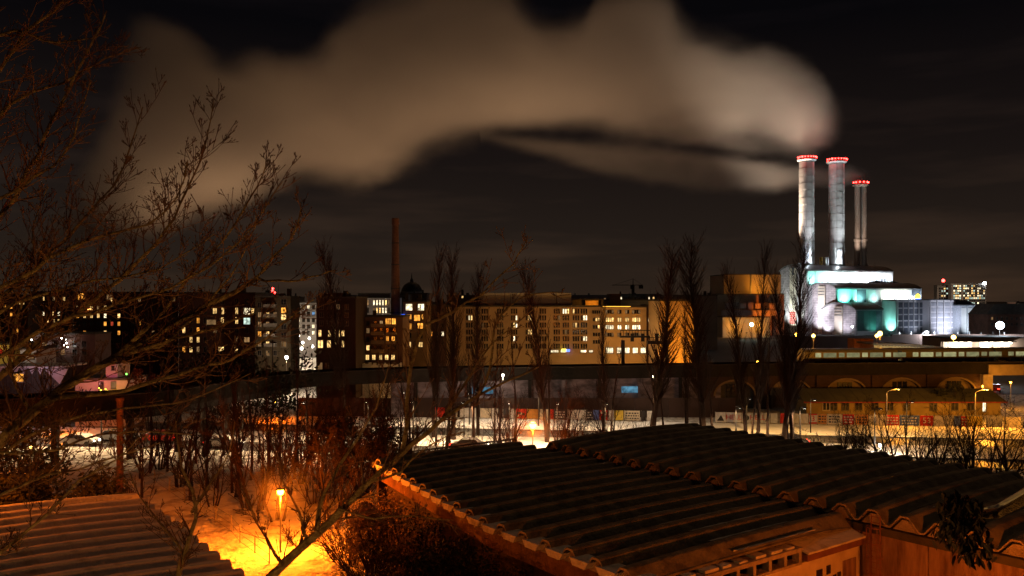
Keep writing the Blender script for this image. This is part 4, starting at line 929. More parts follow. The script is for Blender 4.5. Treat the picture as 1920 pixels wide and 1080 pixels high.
# arches at right
arc = [p for p in pts if 33 < p[0]]
def path_at(x):
    for a, b in zip(pts, pts[1:]):
        if a[0] <= x <= b[0]: return a[1]+(b[1]-a[1])*(x-a[0])/(b[0]-a[0])
    return 149
BROWNB = bricks('brown_viaduct_brick', (.07, .035, .022), (.05, .025, .017), (.04, .03, .024), .8, .25)
SALM = mat('arch_infill_render', (.22, .16, .09), var=.35, scale=.3)
x = 31.5; bay = 9.6; nb = 0
while x < 77:
    y0, y1 = path_at(x), path_at(x+bay); L = math.hypot(bay, y1-y0); M = Matrix.Translation((x, y0+.5, 0)) @ Matrix.Rotation(math.atan2(y1-y0, bay), 4, 'Z')
    hw = 3.4; c = L/2; spring = 2.2; rise = 2.35; n = 12
    A = [(c-hw, 0), (c-hw, spring)]+[(c-hw*math.cos(math.pi*k/n), spring+rise*math.sin(math.pi*k/n)) for k in range(1, n)]+[(c+hw, spring), (c+hw, 0)]
    mb = MB(); top = 5.34
    mb.prism([(0, 0), (c-hw, 0), (c-hw, top), (0, top)], 0, 1.2, M=M); mb.prism([(c+hw, 0), (L, 0), (L, top), (c+hw, top)], 0, 1.2, M=M)
    for k in range(1, len(A)-2): 
        (xa, za), (xb, zb_) = A[k], A[k+1]; mb.prism([(xa, za), (xb, zb_), (xb, top), (xa, top)], 0, 1.2, M=M)
    o = mb.build('arch_bay', BROWNB, via)
    mb = MB()
    for k in range(1, len(A)-2):
        (xa, za), (xb, zb_) = A[k], A[k+1]; ex = lambda x_, z_: (c+(x_-c)*1.09, spring+(z_-spring)*1.13)
        mb.prism([(xa, za), (xb, zb_), ex(xb, zb_), ex(xa, za)], -.06, .0-.004, M=M)
    mb.build('arch_ring', SALM, via)
    MB().prism([(c-hw, 0)]+A[1:-1]+[(c+hw, 0)], .7, .9, M=M).build('arch_infill', SALM if nb not in (0,) else DCONC, via)
    for dx in (-.9, 0, .9): MB().box(c+dx-.36, .55, 1.9, c+dx+.36, .68, 4.1, M=M).build('arch_window', PANE_D, via)
    MB().box(-.55, -.35, 0, .55, 1.0, 5.3, M=M).build('pilaster', BROWNB, via)
    x += bay; nb += 1
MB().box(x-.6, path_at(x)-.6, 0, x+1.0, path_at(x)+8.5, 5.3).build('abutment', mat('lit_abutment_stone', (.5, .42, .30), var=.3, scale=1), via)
mb = MB(); far = [p for p in pts if p[0] > 76]; sweep(mb, far, -.25, -.02, 5.1, 6.9); mb.build('steel_beam', mat('ochre_bridge_beam', (.45, .36, .22), var=.25, scale=.8), via)
mb = MB()
for i in range(14):
    xx = 78+i*2.0; mb.tube((xx, path_at(xx)-.1, 7.38), (xx, path_at(xx)-.1, 8.4), .04, .04, 4)
mb.tube((78, path_at(78)-.1, 8.4), (104, path_at(104)-.1, 8.4), .04, .04, 4); mb.build('railing', STEEL, via)
# rails
for off in (2.6, 4.05, 6.2, 7.65):
    mb = MB(); sweep(mb, pts, off, off+.08, 6.502, 6.66); mb.build('rail', STEEL, via)
# overhead gantry above the tracks
t = empty('signal_gantry', (PX(1209, 146), 146, 6.5), 0, 'dark signal gantry standing across the tracks before the lit wing', 'gantry')
xa, xb = PX(1168, 146)-t.location.x, PX(1250, 146)-t.location.x; zz = PZ(640, 146)-6.5
for xx in (xa, xb): MB().box(xx-.28, -.28, .0, xx+.28, .28, zz+.2).build('post', STEEL, t)
mb = MB()
xm = PX(1218, 146)-t.location.x
mb.box(xa-.5, -.5, PZ(633, 146)-6.5, xm, .5, PZ(629.5, 146)-6.5); mb.box(xa-.5, -.5, PZ(620, 146)-6.5, xm, -.42, PZ(618.5, 146)-6.5)
n = 10
for i in range(n+1):
    xx = xa-.5+(xm-xa+.5)*i/n; mb.box(xx-.04, -.5, PZ(629.5, 146)-6.5, xx+.04, -.42, PZ(620, 146)-6.5)
mb.box(xm-.4, -.5, PZ(645, 146)-6.5, xb+.5, .5, PZ(639, 146)-6.5); mb.box(xm-.4, -.5, PZ(633, 146)-6.5, xb+.5, -.42, PZ(631.8, 146)-6.5)
for i in range(6):
    xx = xm+(xb-xm)*i/5; mb.box(xx-.04, -.5, PZ(639, 146)-6.5, xx+.04, -.42, PZ(633, 146)-6.5)
mb.build('walkway', STEEL, t)
for dx in (1.2, 3.0, 5.4): MB().box(xa+dx, -.7, PZ(640, 146)-6.5, xa+dx+.6, -.52, PZ(625, 146)-6.5).build('signal_head', STEEL, t)
MB().ball((xm+1.4, -.6, PZ(629, 146)-6.5), .09, 4).build('signal_lamp', glow('signal_green', (.1, 1, .7), 3), t)
# catenary masts
for px, lab in ((540, 'thin catenary mast left of the black tower block'), (1440, 'thin catenary mast just left of the brick gable')):
    t = empty('catenary_mast', (PX(px, 140), 140 if px > 900 else 131, 6.5), 0, lab, 'mast')
    mb = MB(); mb.tube((0, 0, 0), (0, 0, 5.2), .1, .08, 5); mb.tube((0, 0, 4.8), (1.8, 0, 5.0), .04, .04, 4); mb.build('mast_pole', STEEL, t)
# train
def train_car(x0, first, label):
    L = 17.2; y = path_at(x0)+6.4; y2 = path_at(min(149, x0+L))+6.4
    t = empty('train_carriage', (x0, y, 6.6), math.atan2(y2-y, L), label, 'train', 'carriages of the train on the viaduct'); t.scale = (1, 1, .78)
    prof = [(-1.45, .9), (-1.5, 1.2), (-1.5, 2.9), (-1.3, 3.35), (-.7, 3.6), (.7, 3.6), (1.3, 3.35), (1.5, 2.9), (1.5, 1.2), (1.45, .9)]
    mb = MB(); M = Matrix(((0, 1, 0, 0), (1, 0, 0, 0), (0, 0, 1, 0), (0, 0, 0, 1)))
    mb.prism(prof, .2, L-.2, M=M); mb.build('body', mat('ochre_train_paint', (.20, .17, .08), rough=.35, var=.1), t)
    MB().box(.2, -1.525, .9, L-.2, -1.503, 1.35).build('lower_band', mat('dark_red_paint', (.16, .03, .02), rough=.4), t)
    for i in range(4):
        xx = 1.9+i*4.2; MB().box(xx, -1.55, 1.0, xx+1.3, -1.505, 3.0).build('door', MATS['ochre_train_paint'], t)
        MB().box(xx+.15, -1.57, 1.8, xx+1.15, -1.552, 2.75).build('window', glow('train_window_glow', (.85, .80, .38), .42, .3), t)
        MB().box(xx+1.6, -1.54, 1.75, xx+3.9, -1.505, 2.75).build('window', MATS['train_window_glow'], t)
    for xx in (2.2, L-4.4): MB().box(xx, -1.2, 0, xx+2.2, 1.2, .85).build('bogie', STEEL, t)
    return t
for i, xx in enumerate((49.5, 67, 84.5, 102)): train_car(xx, i == 0, ['leading carriage of the yellow train, below the lowest arch hall', 'second carriage, in front of the striped shed', 'third carriage, in front of the bright loading bays', 'last carriage, running off beyond the white yard light'][i])

# ---------------------------------------------------------------- behind the viaduct at right
BRW = mat('brown_retaining_wall', (.09, .055, .045), var=.3, scale=.15)
t = empty('retaining_wall', (PX(1470, 300), 300, 0), 0, 'long brown wall below the power station', 'wall')
for i in range(9):
    w = (PX(1925, 300)-PX(1470, 300))/9; MB().box(i*w+.03, 0, 0, (i+1)*w-.03, 1.2, PZ(630.5 if i < 4 else 627, 300)).build('wall_panel', BRW, t)
for i in range(10):
    px = 1690+i*22; MB().tube((PX(px, 299)-t.location.x, .5, PZ(627, 300)), (PX(px, 299)-t.location.x, .5, PZ(622, 300)), .12, .1, 5).build('wall_post', GALV, t)
t = empty('shed', (PX(1601, 205), 205, 0), 0, 'rust-red steel gate building with three tall doors', 'shed')
for i in range(3): MB().box(PX(1601+i*12.4, 205)-t.location.x+.05, 0, 0, PX(1601+(i+1)*12.4, 205)-t.location.x-.05, 4, PZ(635.5, 205)).build('door', mat('rust_red_steel', (.33, .12, .05), var=.25, scale=.6), t)
t = empty('striped_shed', (PX(1639, 196), 196, 0), 0, 'long low shed of upright pale boards beside the rust-red doors', 'shed')
n = 42
for i in range(n):
    x0_, x1_ = PX(1639+i*125/n, 196)-t.location.x, PX(1639+(i+1)*125/n, 196)-t.location.x
    MB().box(x0_+.03, 0, 0, x1_-.05, .12, PZ(647+i*.13+(.8 if i % 2 else 0), 196)).build('board', mat('pale_board', (.42, .40, .28), var=.35, scale=1.2), t)
MB().prism([(-.5, PZ(646, 196)), (PX(1766, 196)-t.location.x, PZ(653, 196)), (PX(1766, 196)-t.location.x, PZ(650.5, 196)), (PX(1715, 196)-t.location.x, PZ(645, 196)), (-.5, PZ(643.5, 196))], -.4, 9).build('roof', SLATE, t)
light((PX(1690, 190)-t.location.x, -7, 2.5), (1, .85, .5), 1300, parent=t); light((PX(1740, 190)-t.location.x, -6, 2.5), (1, .85, .5), 1700, parent=t)
a = block('loading_hall', 'low hall with glaring white-lit loading bays, below the grey panelled block', 'industrial building', 1764, 1925, 632, 262, 12, mat('taupe_wall', (.28, .24, .23), var=.2, scale=.2))
for (p0, p1) in ((1768, 1776), (1778, 1800), (1802, 1822), (1836, 1858), (1862, 1880), (1882, 1892)):
    MB().box(PX(p0, 262)-a.location.x, -.2, PZ(664, 262), PX(p1, 262)-a.location.x, -.05, PZ(641, 262)).build('loading_door', mat('white_door', (.75, .72, .68), var=.1), a)
MB().box(PX(1764, 262)-a.location.x, -2.6, PZ(640.6, 262), PX(1897, 262)-a.location.x, -.02, PZ(639.2, 262)).build('canopy', STEEL, a)
for i, (px, e) in enumerate(((1786, 700), (1796, 550), (1811, 400), (1842, 900), (1852, 500), (1871, 500), (1886, 900))):
    MB().box(PX(px, 262)-a.location.x-.5, -2.3, PZ(643.5, 262), PX(px, 262)-a.location.x+.5, -1.9, PZ(641, 262)).build('strip_light', glow('loading_glow', (1, .88, .70), 14), a)
    light((PX(px, 262)-a.location.x, -2.6, PZ(645, 262)), (1, .78, .55), e*1.5, parent=a)
for (px, py, D, c, e, b, br, lab, st) in (
    (1525, 629, 176, AMB, 2200, BULBY, .36, 'tall orange lamp beside the foot of the arched gables', 'globe'),
    (1494, 627, 240, AMB, 1500, BULBO, .45, 'orange lamp at the foot of the tallest gable', 'globe'),
    (1650, 625, 178, AMB, 2600, BULBY, .48, 'bright orange lamp above the rust-red doors', 'globe'),
    (1644, 629, 186, AMB, 800, BULBY, .36, 'smaller orange lamp just behind the bright one above the rust-red doors', 'globe'),
    (1788, 632, 182, AMB, 2200, BULBY, .46, 'orange lamp in front of the white-lit loading bays', 'globe'),
    (1737, 624, 300, COLD, 9000, BULBC, .5, 'white yard lamp between the two glazed cubes', 'flood'),
    (1874, 611, 296, COLD, 40000, BULBC, 1.3, 'blinding white yard floodlight before the reddish brick building', 'flood'),
    (1409, 609, 380, (.5, 1, .92), 900, glow('teal_bulb', (.45, 1, .9), 25), .8, 'teal-white lamp among the poplars before the annex', 'flood'),
    (1598, 612, 400, COLD, 2200, BULBC, .45, 'small white lamp beside the lowest arched gable', 'globe'),
    (1671, 617, 392, COLD, 1500, BULBC, .4, 'small white lamp before the teal curved screen', 'globe')):
    lamp_post(PX(px, D), D, PZ(py, D), c, e, b, lab, None, st, br)
# orange street lighting on the end wall and beside it
for (px, D, h, e, lab) in ((1268, 160, 4.0, 5200, 'sodium lamp at the foot of the orange end wall'), (1312, 165, 4.5, 4200, 'sodium lamp just right of the orange end wall'), (1150, 172, 4.2, 2000, 'sodium lamp before the warmly lit wing'), (1200, 172, 4.2, 2600, 'sodium lamp before the far end of the warmly lit wing'), (990, 168, 4.0, 2300, 'sodium lamp before the middle of the long office'), (1080, 168, 4.0, 2300, 'sodium lamp before the right part of the long office'), (905, 168, 4.0, 1300, 'sodium lamp before the left part of the long office'), (1420, 190, 4.0, 2200, 'sodium lamp beside the dark street left of the brick gable'), (725, 154, 5.0, 300, 'sodium lamp before the brown apartment house'), (1362, 180, 3.5, 2400, 'sodium lamp behind the pair of poplars')):
    lamp_post(PX(px, D), D, h, AMB if 1237 < px < 1330 else (1, .52, .16), e*(1.3 if 1237 < px < 1330 else 1.05), BULBO, lab, 'sodium lamps behind the viaduct', 'globe', .2)
for i, (px, D) in enumerate(((1040, 160), (1062, 161), (1085, 160), (1105, 162), (1128, 161), (1182, 162), (1216, 162), (972, 160))):
    car(PX(px, D), D, R([0, 180][i % 2]), ['grey', 'white', 'black', 'red'][i % 4], f'{["grey", "white", "black", "dark red"][i % 4]} car parked before the {["left end of the glowing shopfronts", "yellow shop sign", "blue shop sign", "last shop window of the long office", "corner of the lit wing", "tall glowing ground floor", "dark link building", "dark middle of the long office"][i]}', True, 'cars parked in front of the long office')
rb = car(PX(1866, 165), 165, R(60), 'red', 'car with glowing red tail lights under the far railway bridge', True, None)
light((0, 0, 0), (1, .05, .02), 30, parent=rb); rb.children[-1].location = (-2.8, 0, .7)
lamp_post(PX(1843, 143), 143.0, 3.4, AMB, 500, BULBO, 'orange lamp beside the pale abutment of the far railway bridge', None, 'globe', .14)
lamp_post(PX(1895, 139), 139.0, 4.4, AMB, 900, BULBO, 'orange lamp in front of the ochre beam of the far railway bridge', None, 'globe', .14)
lamp_post(PX(1858, 175), 175.0, 3.5, COLD, 900, BULBW, 'white lamp in the street beyond the far railway bridge', None, 'globe', .14)

# ---------------------------------------------------------------- hoarding and low building before the viaduct
YELR = mat('yellow_render', (.30, .23, .11), var=.3, scale=.4, bump=.2)
t = empty('low_building', (PX(1512, 132), 132, 0), 0, 'long single-storey yellow building with a green pitched roof before the arches', 'building')
X0 = t.location.x; Lb = PX(1876, 132)-X0; zw = PZ(753.5, 132)
MB().box(0, 0, 0, Lb, 7, zw).build('wall', YELR, t)
GRT = mat('green_roof_sheet', (.08, .08, .045), var=.3, scale=.4)
n = 18
for i in range(n):
    xa, xb = -.6+(Lb+1.2)*i/n, -.6+(Lb+1.2)*(i+1)/n
    M = Matrix(((0, 1, 0, 0), (1, 0, 0, 0), (0, 0, 1, 0), (0, 0, 0, 1)))
    MB().prism([(-.7, zw-.02), (4, PZ(729, 136)), (4, PZ(729, 136)+.08), (-.7, zw+.08)], xa+.02, xb-.02, M=M).build('roof_sheet', GRT, t)
MB().box(-.7, -.78, zw-.06, Lb+.7, -.68, zw+.10).build('gutter', mat('red_gutter', (.28, .05, .03)), t)
for i, px in enumerate((1549, 1563, 1585, 1610, 1640, 1668, 1700, 1750, 1790, 1820, 1845)):
    w, h = (1.0, 1.1) if i != 10 else (.5, 1.6)
    put('window', window_mesh(w, h, 'w' if i == 10 else 'd', FRAMEL if i == 0 else FRAME, 1), t, (PX(px, 132)-X0, 0, 1.35))
def hoard_y(x): return 127.6-.13*x
t = empty('hoarding', (0, 0, 0), 0, 'long low street hoarding pasted with posters beyond the snowy pavement', 'hoarding')
POST = {'white': (.72, .70, .66), 'cream': (.72, .64, .48), 'red': (.62, .03, .015), 'blue': (.10, .16, .45), 'black': (.04, .035, .035), 'yellow': (.75, .55, .08), 'grey': (.35, .34, .36), 'green': (.10, .25, .12), 'orange': (.70, .30, .06)}
def pm(k): return mat('poster_'+k, POST[k], var=.25, scale=2.2, rough=.6)
pan = [(815, 834, 'red', ''), (840, 858, 'cream', ''), (862, 896, 'white', ''), (900, 921, 'cream', ''), (922, 934, 'white', ''), (936, 955, 'black', ''), (957, 964, 'white', ''), (966, 987, 'red', '#'), (988, 1010, 'orange', ''), (1012, 1031, 'cream', ''), (1032, 1038, 'red', ''), (1039, 1062, 'black', '='), (1064, 1099, 'white', ''), (1100, 1111, 'black', '='), (1112, 1123, 'blue', ''), (1124, 1139, 'red', '#'), (1141, 1151, 'white', ''), (1152, 1169, 'yellow', ''), (1170, 1200, 'cream', '='), (1202, 1211, 'black', ''), (1213, 1232, 'white', ''),
       (1341, 1361, 'white', '^'), (1361.5, 1390, 'white', 'HELL'), (1390.5, 1408, 'white', 'o'), (1408.5, 1432, 'white', 'HELL'), (1432.5, 1444, 'white', '^'), (1444.5, 1458, 'white', ''), (1463, 1476, 'red', ''), (1480, 1516, 'cream', ''), (1517, 1532, 'red', '3'), (1532.5, 1550, 'orange', '='), (1551, 1578, 'cream', '='), (1580, 1602, 'red', '='), (1604, 1628, 'orange', '='), (1629, 1660, 'cream', ''), (1661, 1686, 'red', '='), (1687, 1724, 'blue', '='), (1725, 1750, 'red', '53'), (1751, 1788, 'cream', ''), (1789, 1801, 'blue', ''), (1802, 1813, 'red', '='), (1814, 1842, 'yellow', ''), (1850, 1880, 'grey', ''), (1882, 1915, 'cream', '')]
BORD = mat('hoarding_board', (.22, .19, .15))
for (p0, p1, k, s) in pan:
    def Xw(px):      # where that line of sight meets the hoarding
        q = (px-960)/F; return q*127.6/(1+.13*q)
    xa, xb = Xw(p0), Xw(p1); y = hoard_y((xa+xb)/2); M = Matrix.Translation(((xa+xb)/2, y, 0)) @ Matrix.Rotation(math.atan(-.13), 4, 'Z'); w = (xb-xa)/2-.02
    hgt = 1.42
    p = MB().box(-w, 0, .12, w, .08, hgt+.12, M=M).build('poster_panel', pm(k), t)
    TM = M @ Matrix.Translation((0, -.012, .12+hgt/2)) @ FR
    if s in ('HELL',): text_obj('HELL', 1.0, pm('red'), p, TM, 'lettering', .01)
    elif s == '3': MB().box(-.5, -.006, .35, .6, -.002, 1.35, M=M).build('print_patch', pm('cream'), p); text_obj('3', 1.15, pm('red'), p, TM @ Matrix.Translation((0, 0, .01)), 'lettering', .01)
    elif s == '53': text_obj('53', 1.15, pm('cream'), p, TM, 'lettering', .01)
    elif s == '^': MB().prism([(-w*.7, .3), (w*.7, .3), (w*.1, 1.15)], -.02, -.004, M=M).build('print_figure', pm('black'), p)
    elif s == 'o': MB().tube(M @ Vector((0, -.02, .8)), M @ Vector((0, -.004, .8)), .42, .42, 12).build('print_figure', pm('black'), p)
    elif s == '#':
        rn = random.Random(p0)
        for q in range(5): xx = rn.uniform(-w*.8, w*.5); zz = rn.uniform(.3, 1.1); MB().box(xx, -.012, zz, xx+.3, -.004, zz+.3, M=M).build('print_patch', pm('cream' if q % 2 else 'black'), p)
    elif s == '=':
        rn = random.Random(p0); kk = 'white' if k in ('red', 'black', 'blue') else 'black'
        for q in range(3):
            xx = -w*.8; zz = .32+q*.38
            while xx < w*.75:
                d = rn.uniform(.12, .4); MB().box(xx, -.012, zz, min(w*.85, xx+d), -.004, zz+.2, M=M).build('print_patch', pm(kk), p); xx += d+.12
    MB().box(-w-.03, .082, 0, -w+.07, .16, hgt+.2, M=M).build('hoarding_post', BORD, t)
# dark fence wall behind the hoarding (between it and the viaduct)
t = empty('dark_wall', (PX(560, 129.5), 129.4, 0), 0, 'dark panel wall standing behind the middle of the hoarding', 'wall')
for i in range(26):
    xa = i*2.55; MB().box(xa+.02, (i % 2)*.03, 0, xa+2.53, .18+(i % 2)*.03, 2.95-.02*(i % 3)).build('wall_panel', DARKB, t)
# lamps by the road
rl = 'tall lamps along the snowy road'
for (px, py, D, c, e, b, lab, st, ad) in (
    (943, 703, 125.5, WARM, 1100, BULBW, 'slim street lamp with a white head, in front of the lilac viaduct wall', 'globe', 0),
    (1225, 705, 121.5, WARM, 1000, BULBW, 'slim street lamp with a white head, just left of the dense poplar row', 'globe', 0),
    (683, 702, 128.0, WARM, 900, BULBW, 'slim street lamp seen through the twigs below the brown apartment house', 'globe', 0),
    (1650, 834, 97, (1, .92, .75), 1500, BULBW, 'low white lamp among the bare trees beside the near road', 'globe', 0)):
    lamp_post(PX(px, D), D, PZ(py, D), c, e*1.5, b, lab, rl, st, .17)
lamp_post(PX(1797, 124), 119.5, 5.2, AMB, 4800, BULBY, 'curved-arm street lamp before the long yellow building', rl, 'arm', .14, arm=1.5)
lamp_post(PX(1640, 124), 120.0, 5.2, AMB, 2200, BULBY, 'street lamp hidden among bare trees before the yellow building', rl, 'arm', .12, arm=1.5)
lamp_post(PX(1965, 118), 112.0, 5.2, AMB, 5200, BULBY, 'street lamp beyond the end of the hoarding', rl, 'arm', .12, arm=1.5)
lamp_post(PX(525, 127), 124.5, 2.9, SOD, 2200, BULBO, 'short orange lamp among the twiggy trees left of the slim lamps', None, 'globe', .12)
for i, (px, D) in enumerate(((60, 105.5), (190, 104.5), (330, 103.5), (455, 104.2), (575, 104.0), (690, 104.5), (775, 104.3), (870, 104.3), (955, 103.6), (1045, 103.2), (1135, 102.5), (1380, 99.5), (1500, 99), (1640, 98))):  # lamps added to brighten the median snow, bulbs kept out of view
    lamp_post(PX(px, D), D, 5.4, (1, .62, .29), 2700 if i < 4 else 3600 if i < 12 else 2400, BULBW, 'added cut-off lamp lighting the snowy median '+['under the railway bridge', 'left of the reddish column', 'right of the reddish column', 'over the car trails', 'left of the lone poplar', 'below the black tower block', 'before the brown apartment house', 'between the thick and short poplars', 'before the white poster panels', 'near the wide forked tree', 'before the yellow poster', 'behind the higher roof', 'behind the brick gable poplar', 'behind the low white lamp'][i], rl, 'cutoff')
for i, (px, D) in enumerate(((760, 122.5), (880, 121.0), (1010, 119.6), (1130, 117.8), (1400, 115), (1520, 113.5), (1700, 111.5))):  # further added lamps, brightening the pavement snow
    lamp_post(PX(px, D), D, 4.6, (1, .64, .32) if i < 4 else (1, .52, .14), 1300, BULBW, 'added cut-off lamp lighting the pavement by the hoarding, '+['at its near end', 'before the first white panels', 'before the black and white panel', 'before the yellow poster', 'before the second HELL poster', 'before the poster with a 3', 'before the blue poster'][i], rl, 'cutoff')
lamp_post(PX(58, 88), 88, 2.7, SOD, 500, BULBY, 'small amber globe lamp under the near end of the railway bridge', None, 'globe', .16)
lamp_post(PX(112, 112), 112, 3.4, SOD, 1500, BULBO, 'sodium lamp beyond the railway bridge', None, 'globe', .12)
for i, (px, D, c, rz) in enumerate(((300, 107.0, 'red', R(173)), (150, 104.5, 'white', R(-7)), (880, 101.0, 'grey', R(-7)), (1480, 104.0, 'black', R(173)), (700, 113.8, 'white', R(173)), (215, 107.8, 'grey', R(-7)), (420, 102.8, 'white', R(-7)), (1300, 104.6, 'grey', R(173)))):
    car(PX(px, D), D, rz, c, ['dark red car with lit tail lights near the reddish column', 'white car with lit headlights under the railway bridge', 'grey car with lit headlights on the near road', 'black car on the far road below the low hoarding', 'white car on the far road behind the leafy shrub', 'grey car following the white one under the railway bridge', 'white car with headlights on, screened by the thicket over the path fence', 'grey car on the far road just above the crest of the higher roof'][i])

# ---------------------------------------------------------------- huts beyond the bridge, far left
t = empty('pennant_hut', (PX(-20, 122), 122, 0), 0, 'dark timber hut hung with a row of white pennants', 'hut')
X0 = t.location.x; wH = PX(118, 122)-X0; n = 30
for i in range(n): MB().box(wH*i/n+.02, (i % 2)*.04, 0, wH*(i+1)/n-.02, .15+(i % 2)*.04, PZ(689, 122)).build('board', mat('tarred_board', (.09, .085, .08), var=.4, scale=1.5), t)
MB().box(-.4, -.7, PZ(688.8, 122), wH+.5, 6, PZ(686, 122)).build('roof', SNOW, t)
for i in range(9):
    xx = wH*(i+.5)/9; MB().prism([(xx-.52, PZ(689.3, 121.5)), (xx+.52, PZ(689.3, 121.5)), (xx, PZ(702, 121.5))], -.6, -.57).build('pennant', mat('white_cloth', (.55, .52, .60), var=.1), t)
put('window', window_mesh(1.4, 1.1, 'o', FRAMEL, 1), t, (PX(36, 122)-X0, -.05, PZ(708, 122)))
MB().prism([(PX(88, 122)-X0, PZ(690, 122)), (PX(134, 122)-X0, PZ(690, 122)), (PX(118, 122)-X0, PZ(719, 122))], -.9, -.8).build('awning', mat('white_awning', (.5, .45, .52), var=.2), t)
light((PX(60, 118)-X0, -5, PZ(694, 118)), (.85, .75, 1), 160, parent=t)
a = block('yellow_hut', 'yellow upper hut with a red round mark at the far left', 'hut', -60, 24, 643, 138, 6, mat('yellow_paint', (.6, .45, .12), var=.15))
MB().tube((PX(-1, 138)-a.location.x, -.2, PZ(659, 138)), (PX(-1, 138)-a.location.x, -.02, PZ(659, 138)), .5, .5, 14).build('round_mark', mat('red_mark', (.6, .04, .03)), a)
light((0, -3, PZ(650, 138)), (1, .7, .25), 220, parent=a)
a = block('white_hut', 'small white hut with barred windows beside the yellow hut', 'hut', 38, 68, 652, 138, 6, WHITR); light((0, -3, PZ(660, 138)), (1, .8, .6), 90, parent=a)
for x in (45, 55, 62): add_window(a, 138, x, 668, 5, 10, 'm')
a = block('upper_terrace', 'dim terrace building with small white bulbs above the pennant hut', 'building', 60, 178, 624, 150, 6, mat('mauve_render', (.20, .13, .12), var=.2))
wgrid(a, 150, [72, 84, 105, 118, 140, 158], [645, 660], 7, 10, {(1, 0): 'm', (3, 1): 'm'}, seed=31)
for i, (px, py) in enumerate(((52, 634), (60, 637), (80, 638), (117, 634), (124, 637), (126, 643), (128, 650), (121, 647))):
    MB().ball((PX(px, 149)-a.location.x, -1.2, PZ(py, 149)), .13, 4).build('bulb', BULBW, a)
a = block('pink_house', 'little party-lit house glowing pink and yellow beyond the railway bridge', 'hut', 141, 240, 709, 120, 6, mat('pale_stucco', (.62, .52, .52), var=.2, scale=.6))
MB().box(PX(201, 121)-a.location.x, .6, PZ(709, 120)+.02, PX(223, 121)-a.location.x, 4.5, PZ(681, 121)).build('upper_room', MATS['pale_stucco'], a)
add_window(a, 120, 212, 690, 5, 8, 'd'); add_window(a, 120, 213, 722, 8, 12, 'm', mull=3); add_window(a, 120, 190, 722, 8, 12, 'd', mull=3)
MB().box(-4, -.5, PZ(736, 120), 3.8, -.15, PZ(734, 120)).build('snow_ledge', SNOW, a)
light((PX(183, 118)-a.location.x, -1.6, PZ(712, 118)), (1, .10, .22), 60, parent=a); light((PX(211, 118)-a.location.x, -1.9, PZ(731, 118)), (1, .50, .05), 70, parent=a); light((PX(212, 118)-a.location.x, -1.6, PZ(698, 118)), (1, .35, .45), 38, parent=a); light((PX(160, 118)-a.location.x, -2, PZ(725, 118)), (1, .35, .35), 30, parent=a)
MB().ball((PX(234, 118)-a.location.x, -1.5, PZ(702, 118)), .12, 4).build('party_bulb', glow('green_party_bulb', (.2, 1, .1), 6), a)
for px, py in ((184, 728), (187, 732), (196, 730), (199, 733), (208, 734), (218, 733)): MB().ball((PX(px, 118)-a.location.x, -1.7, PZ(py, 118)), .08, 4).build('party_bulb', glow('yellow_party_bulb', (1, .75, .05), 9), a)
t = empty('reddish_column', (PX(225, 78), 78, 0), 0, 'single reddish round column standing at the edge of the snowy path', 'column')
MB().lathe([(.36, 0), (.33, .3), (.30, .35), (.28, PZ(752, 78)), (.36, PZ(751, 78)), (.36, PZ(746, 78))], 14).build('shaft', mat('reddish_concrete', (.17, .08, .055), var=.4, scale=1.6, bump=.6), t)
light((-2.2, -3.0, 5), (1, .2, .1), 0.01, parent=t) if False else None
# ---------------------------------------------------------------- the shell-roofed halls in front
EA = Vector((.598, -.801, 0)); EB = Vector((.801, .598, 0))    # along the eaves / along the shells
def shell_mesh(name, w, L, amp, arch, mats, th=.10, nl=14, fill=0.0):
    """one folded roof shell, ridge at the middle, valleys at its sides; x along the eaves, y along the span"""
    prof = [(-w/2, 0), (-w*.43, amp*.02), (-w*.14, amp*.95), (-w*.08, amp), (w*.08, amp), (w*.14, amp*.95), (w*.43, amp*.02), (w/2, 0)]
    mb = MB(); n = len(prof)
    for s in (0, 1):
        for j in range(nl+1):
            t = j/nl
            ff = fill*min(1, max(0, (abs(L)*t-.35)/1.5))*min(1, max(0, (abs(L)*(1-t)-.1)/.8))
            for (x, z) in prof: mb.v.append((x*.992, L*t, z+(amp-z)*ff*(1-.35*abs(x)/(w/2))+arch*4*t*(1-t)-(th if s else 0)))
    o = (nl+1)*n
    for j in range(nl):
        for i in range(n-1):
            a = j*n+i
            mb.f.append((a, a+1, a+n+1, a+n)); mb.m.append(0); mb.f.append((o+a, o+a+n, o+a+n+1, o+a+1)); mb.m.append(0)
        a = j*n; mb.f.append((a, a+n, o+a+n, o+a)); mb.m.append(0); a = j*n+n-1; mb.f.append((a, o+a, o+a+n, a+n)); mb.m.append(0)
    for i in range(n-1):
        mb.f.append((i, o+i, o+i+1, i+1)); mb.m.append(1); a = nl*n+i; mb.f.append((a, a+1, o+a+1, o+a)); mb.m.append(1)
    return mb.mesh(name, mats)
SHW = 1.8
SNOWR = mat('roof_snow', (.60, .58, .55), rough=.75, scale=.9, bump=.7, col2=(.34, .31, .27), thr=(.3, .5))
DSHELL = mat('dark_roofing', (.20, .18, .125), col2=(.09, .078, .055), thr=(.36, .6), scale=.9, bump=.8, rough=.85, detail=8)
rotA = math.atan2(EA.y, EA.x)
FI = FACIA
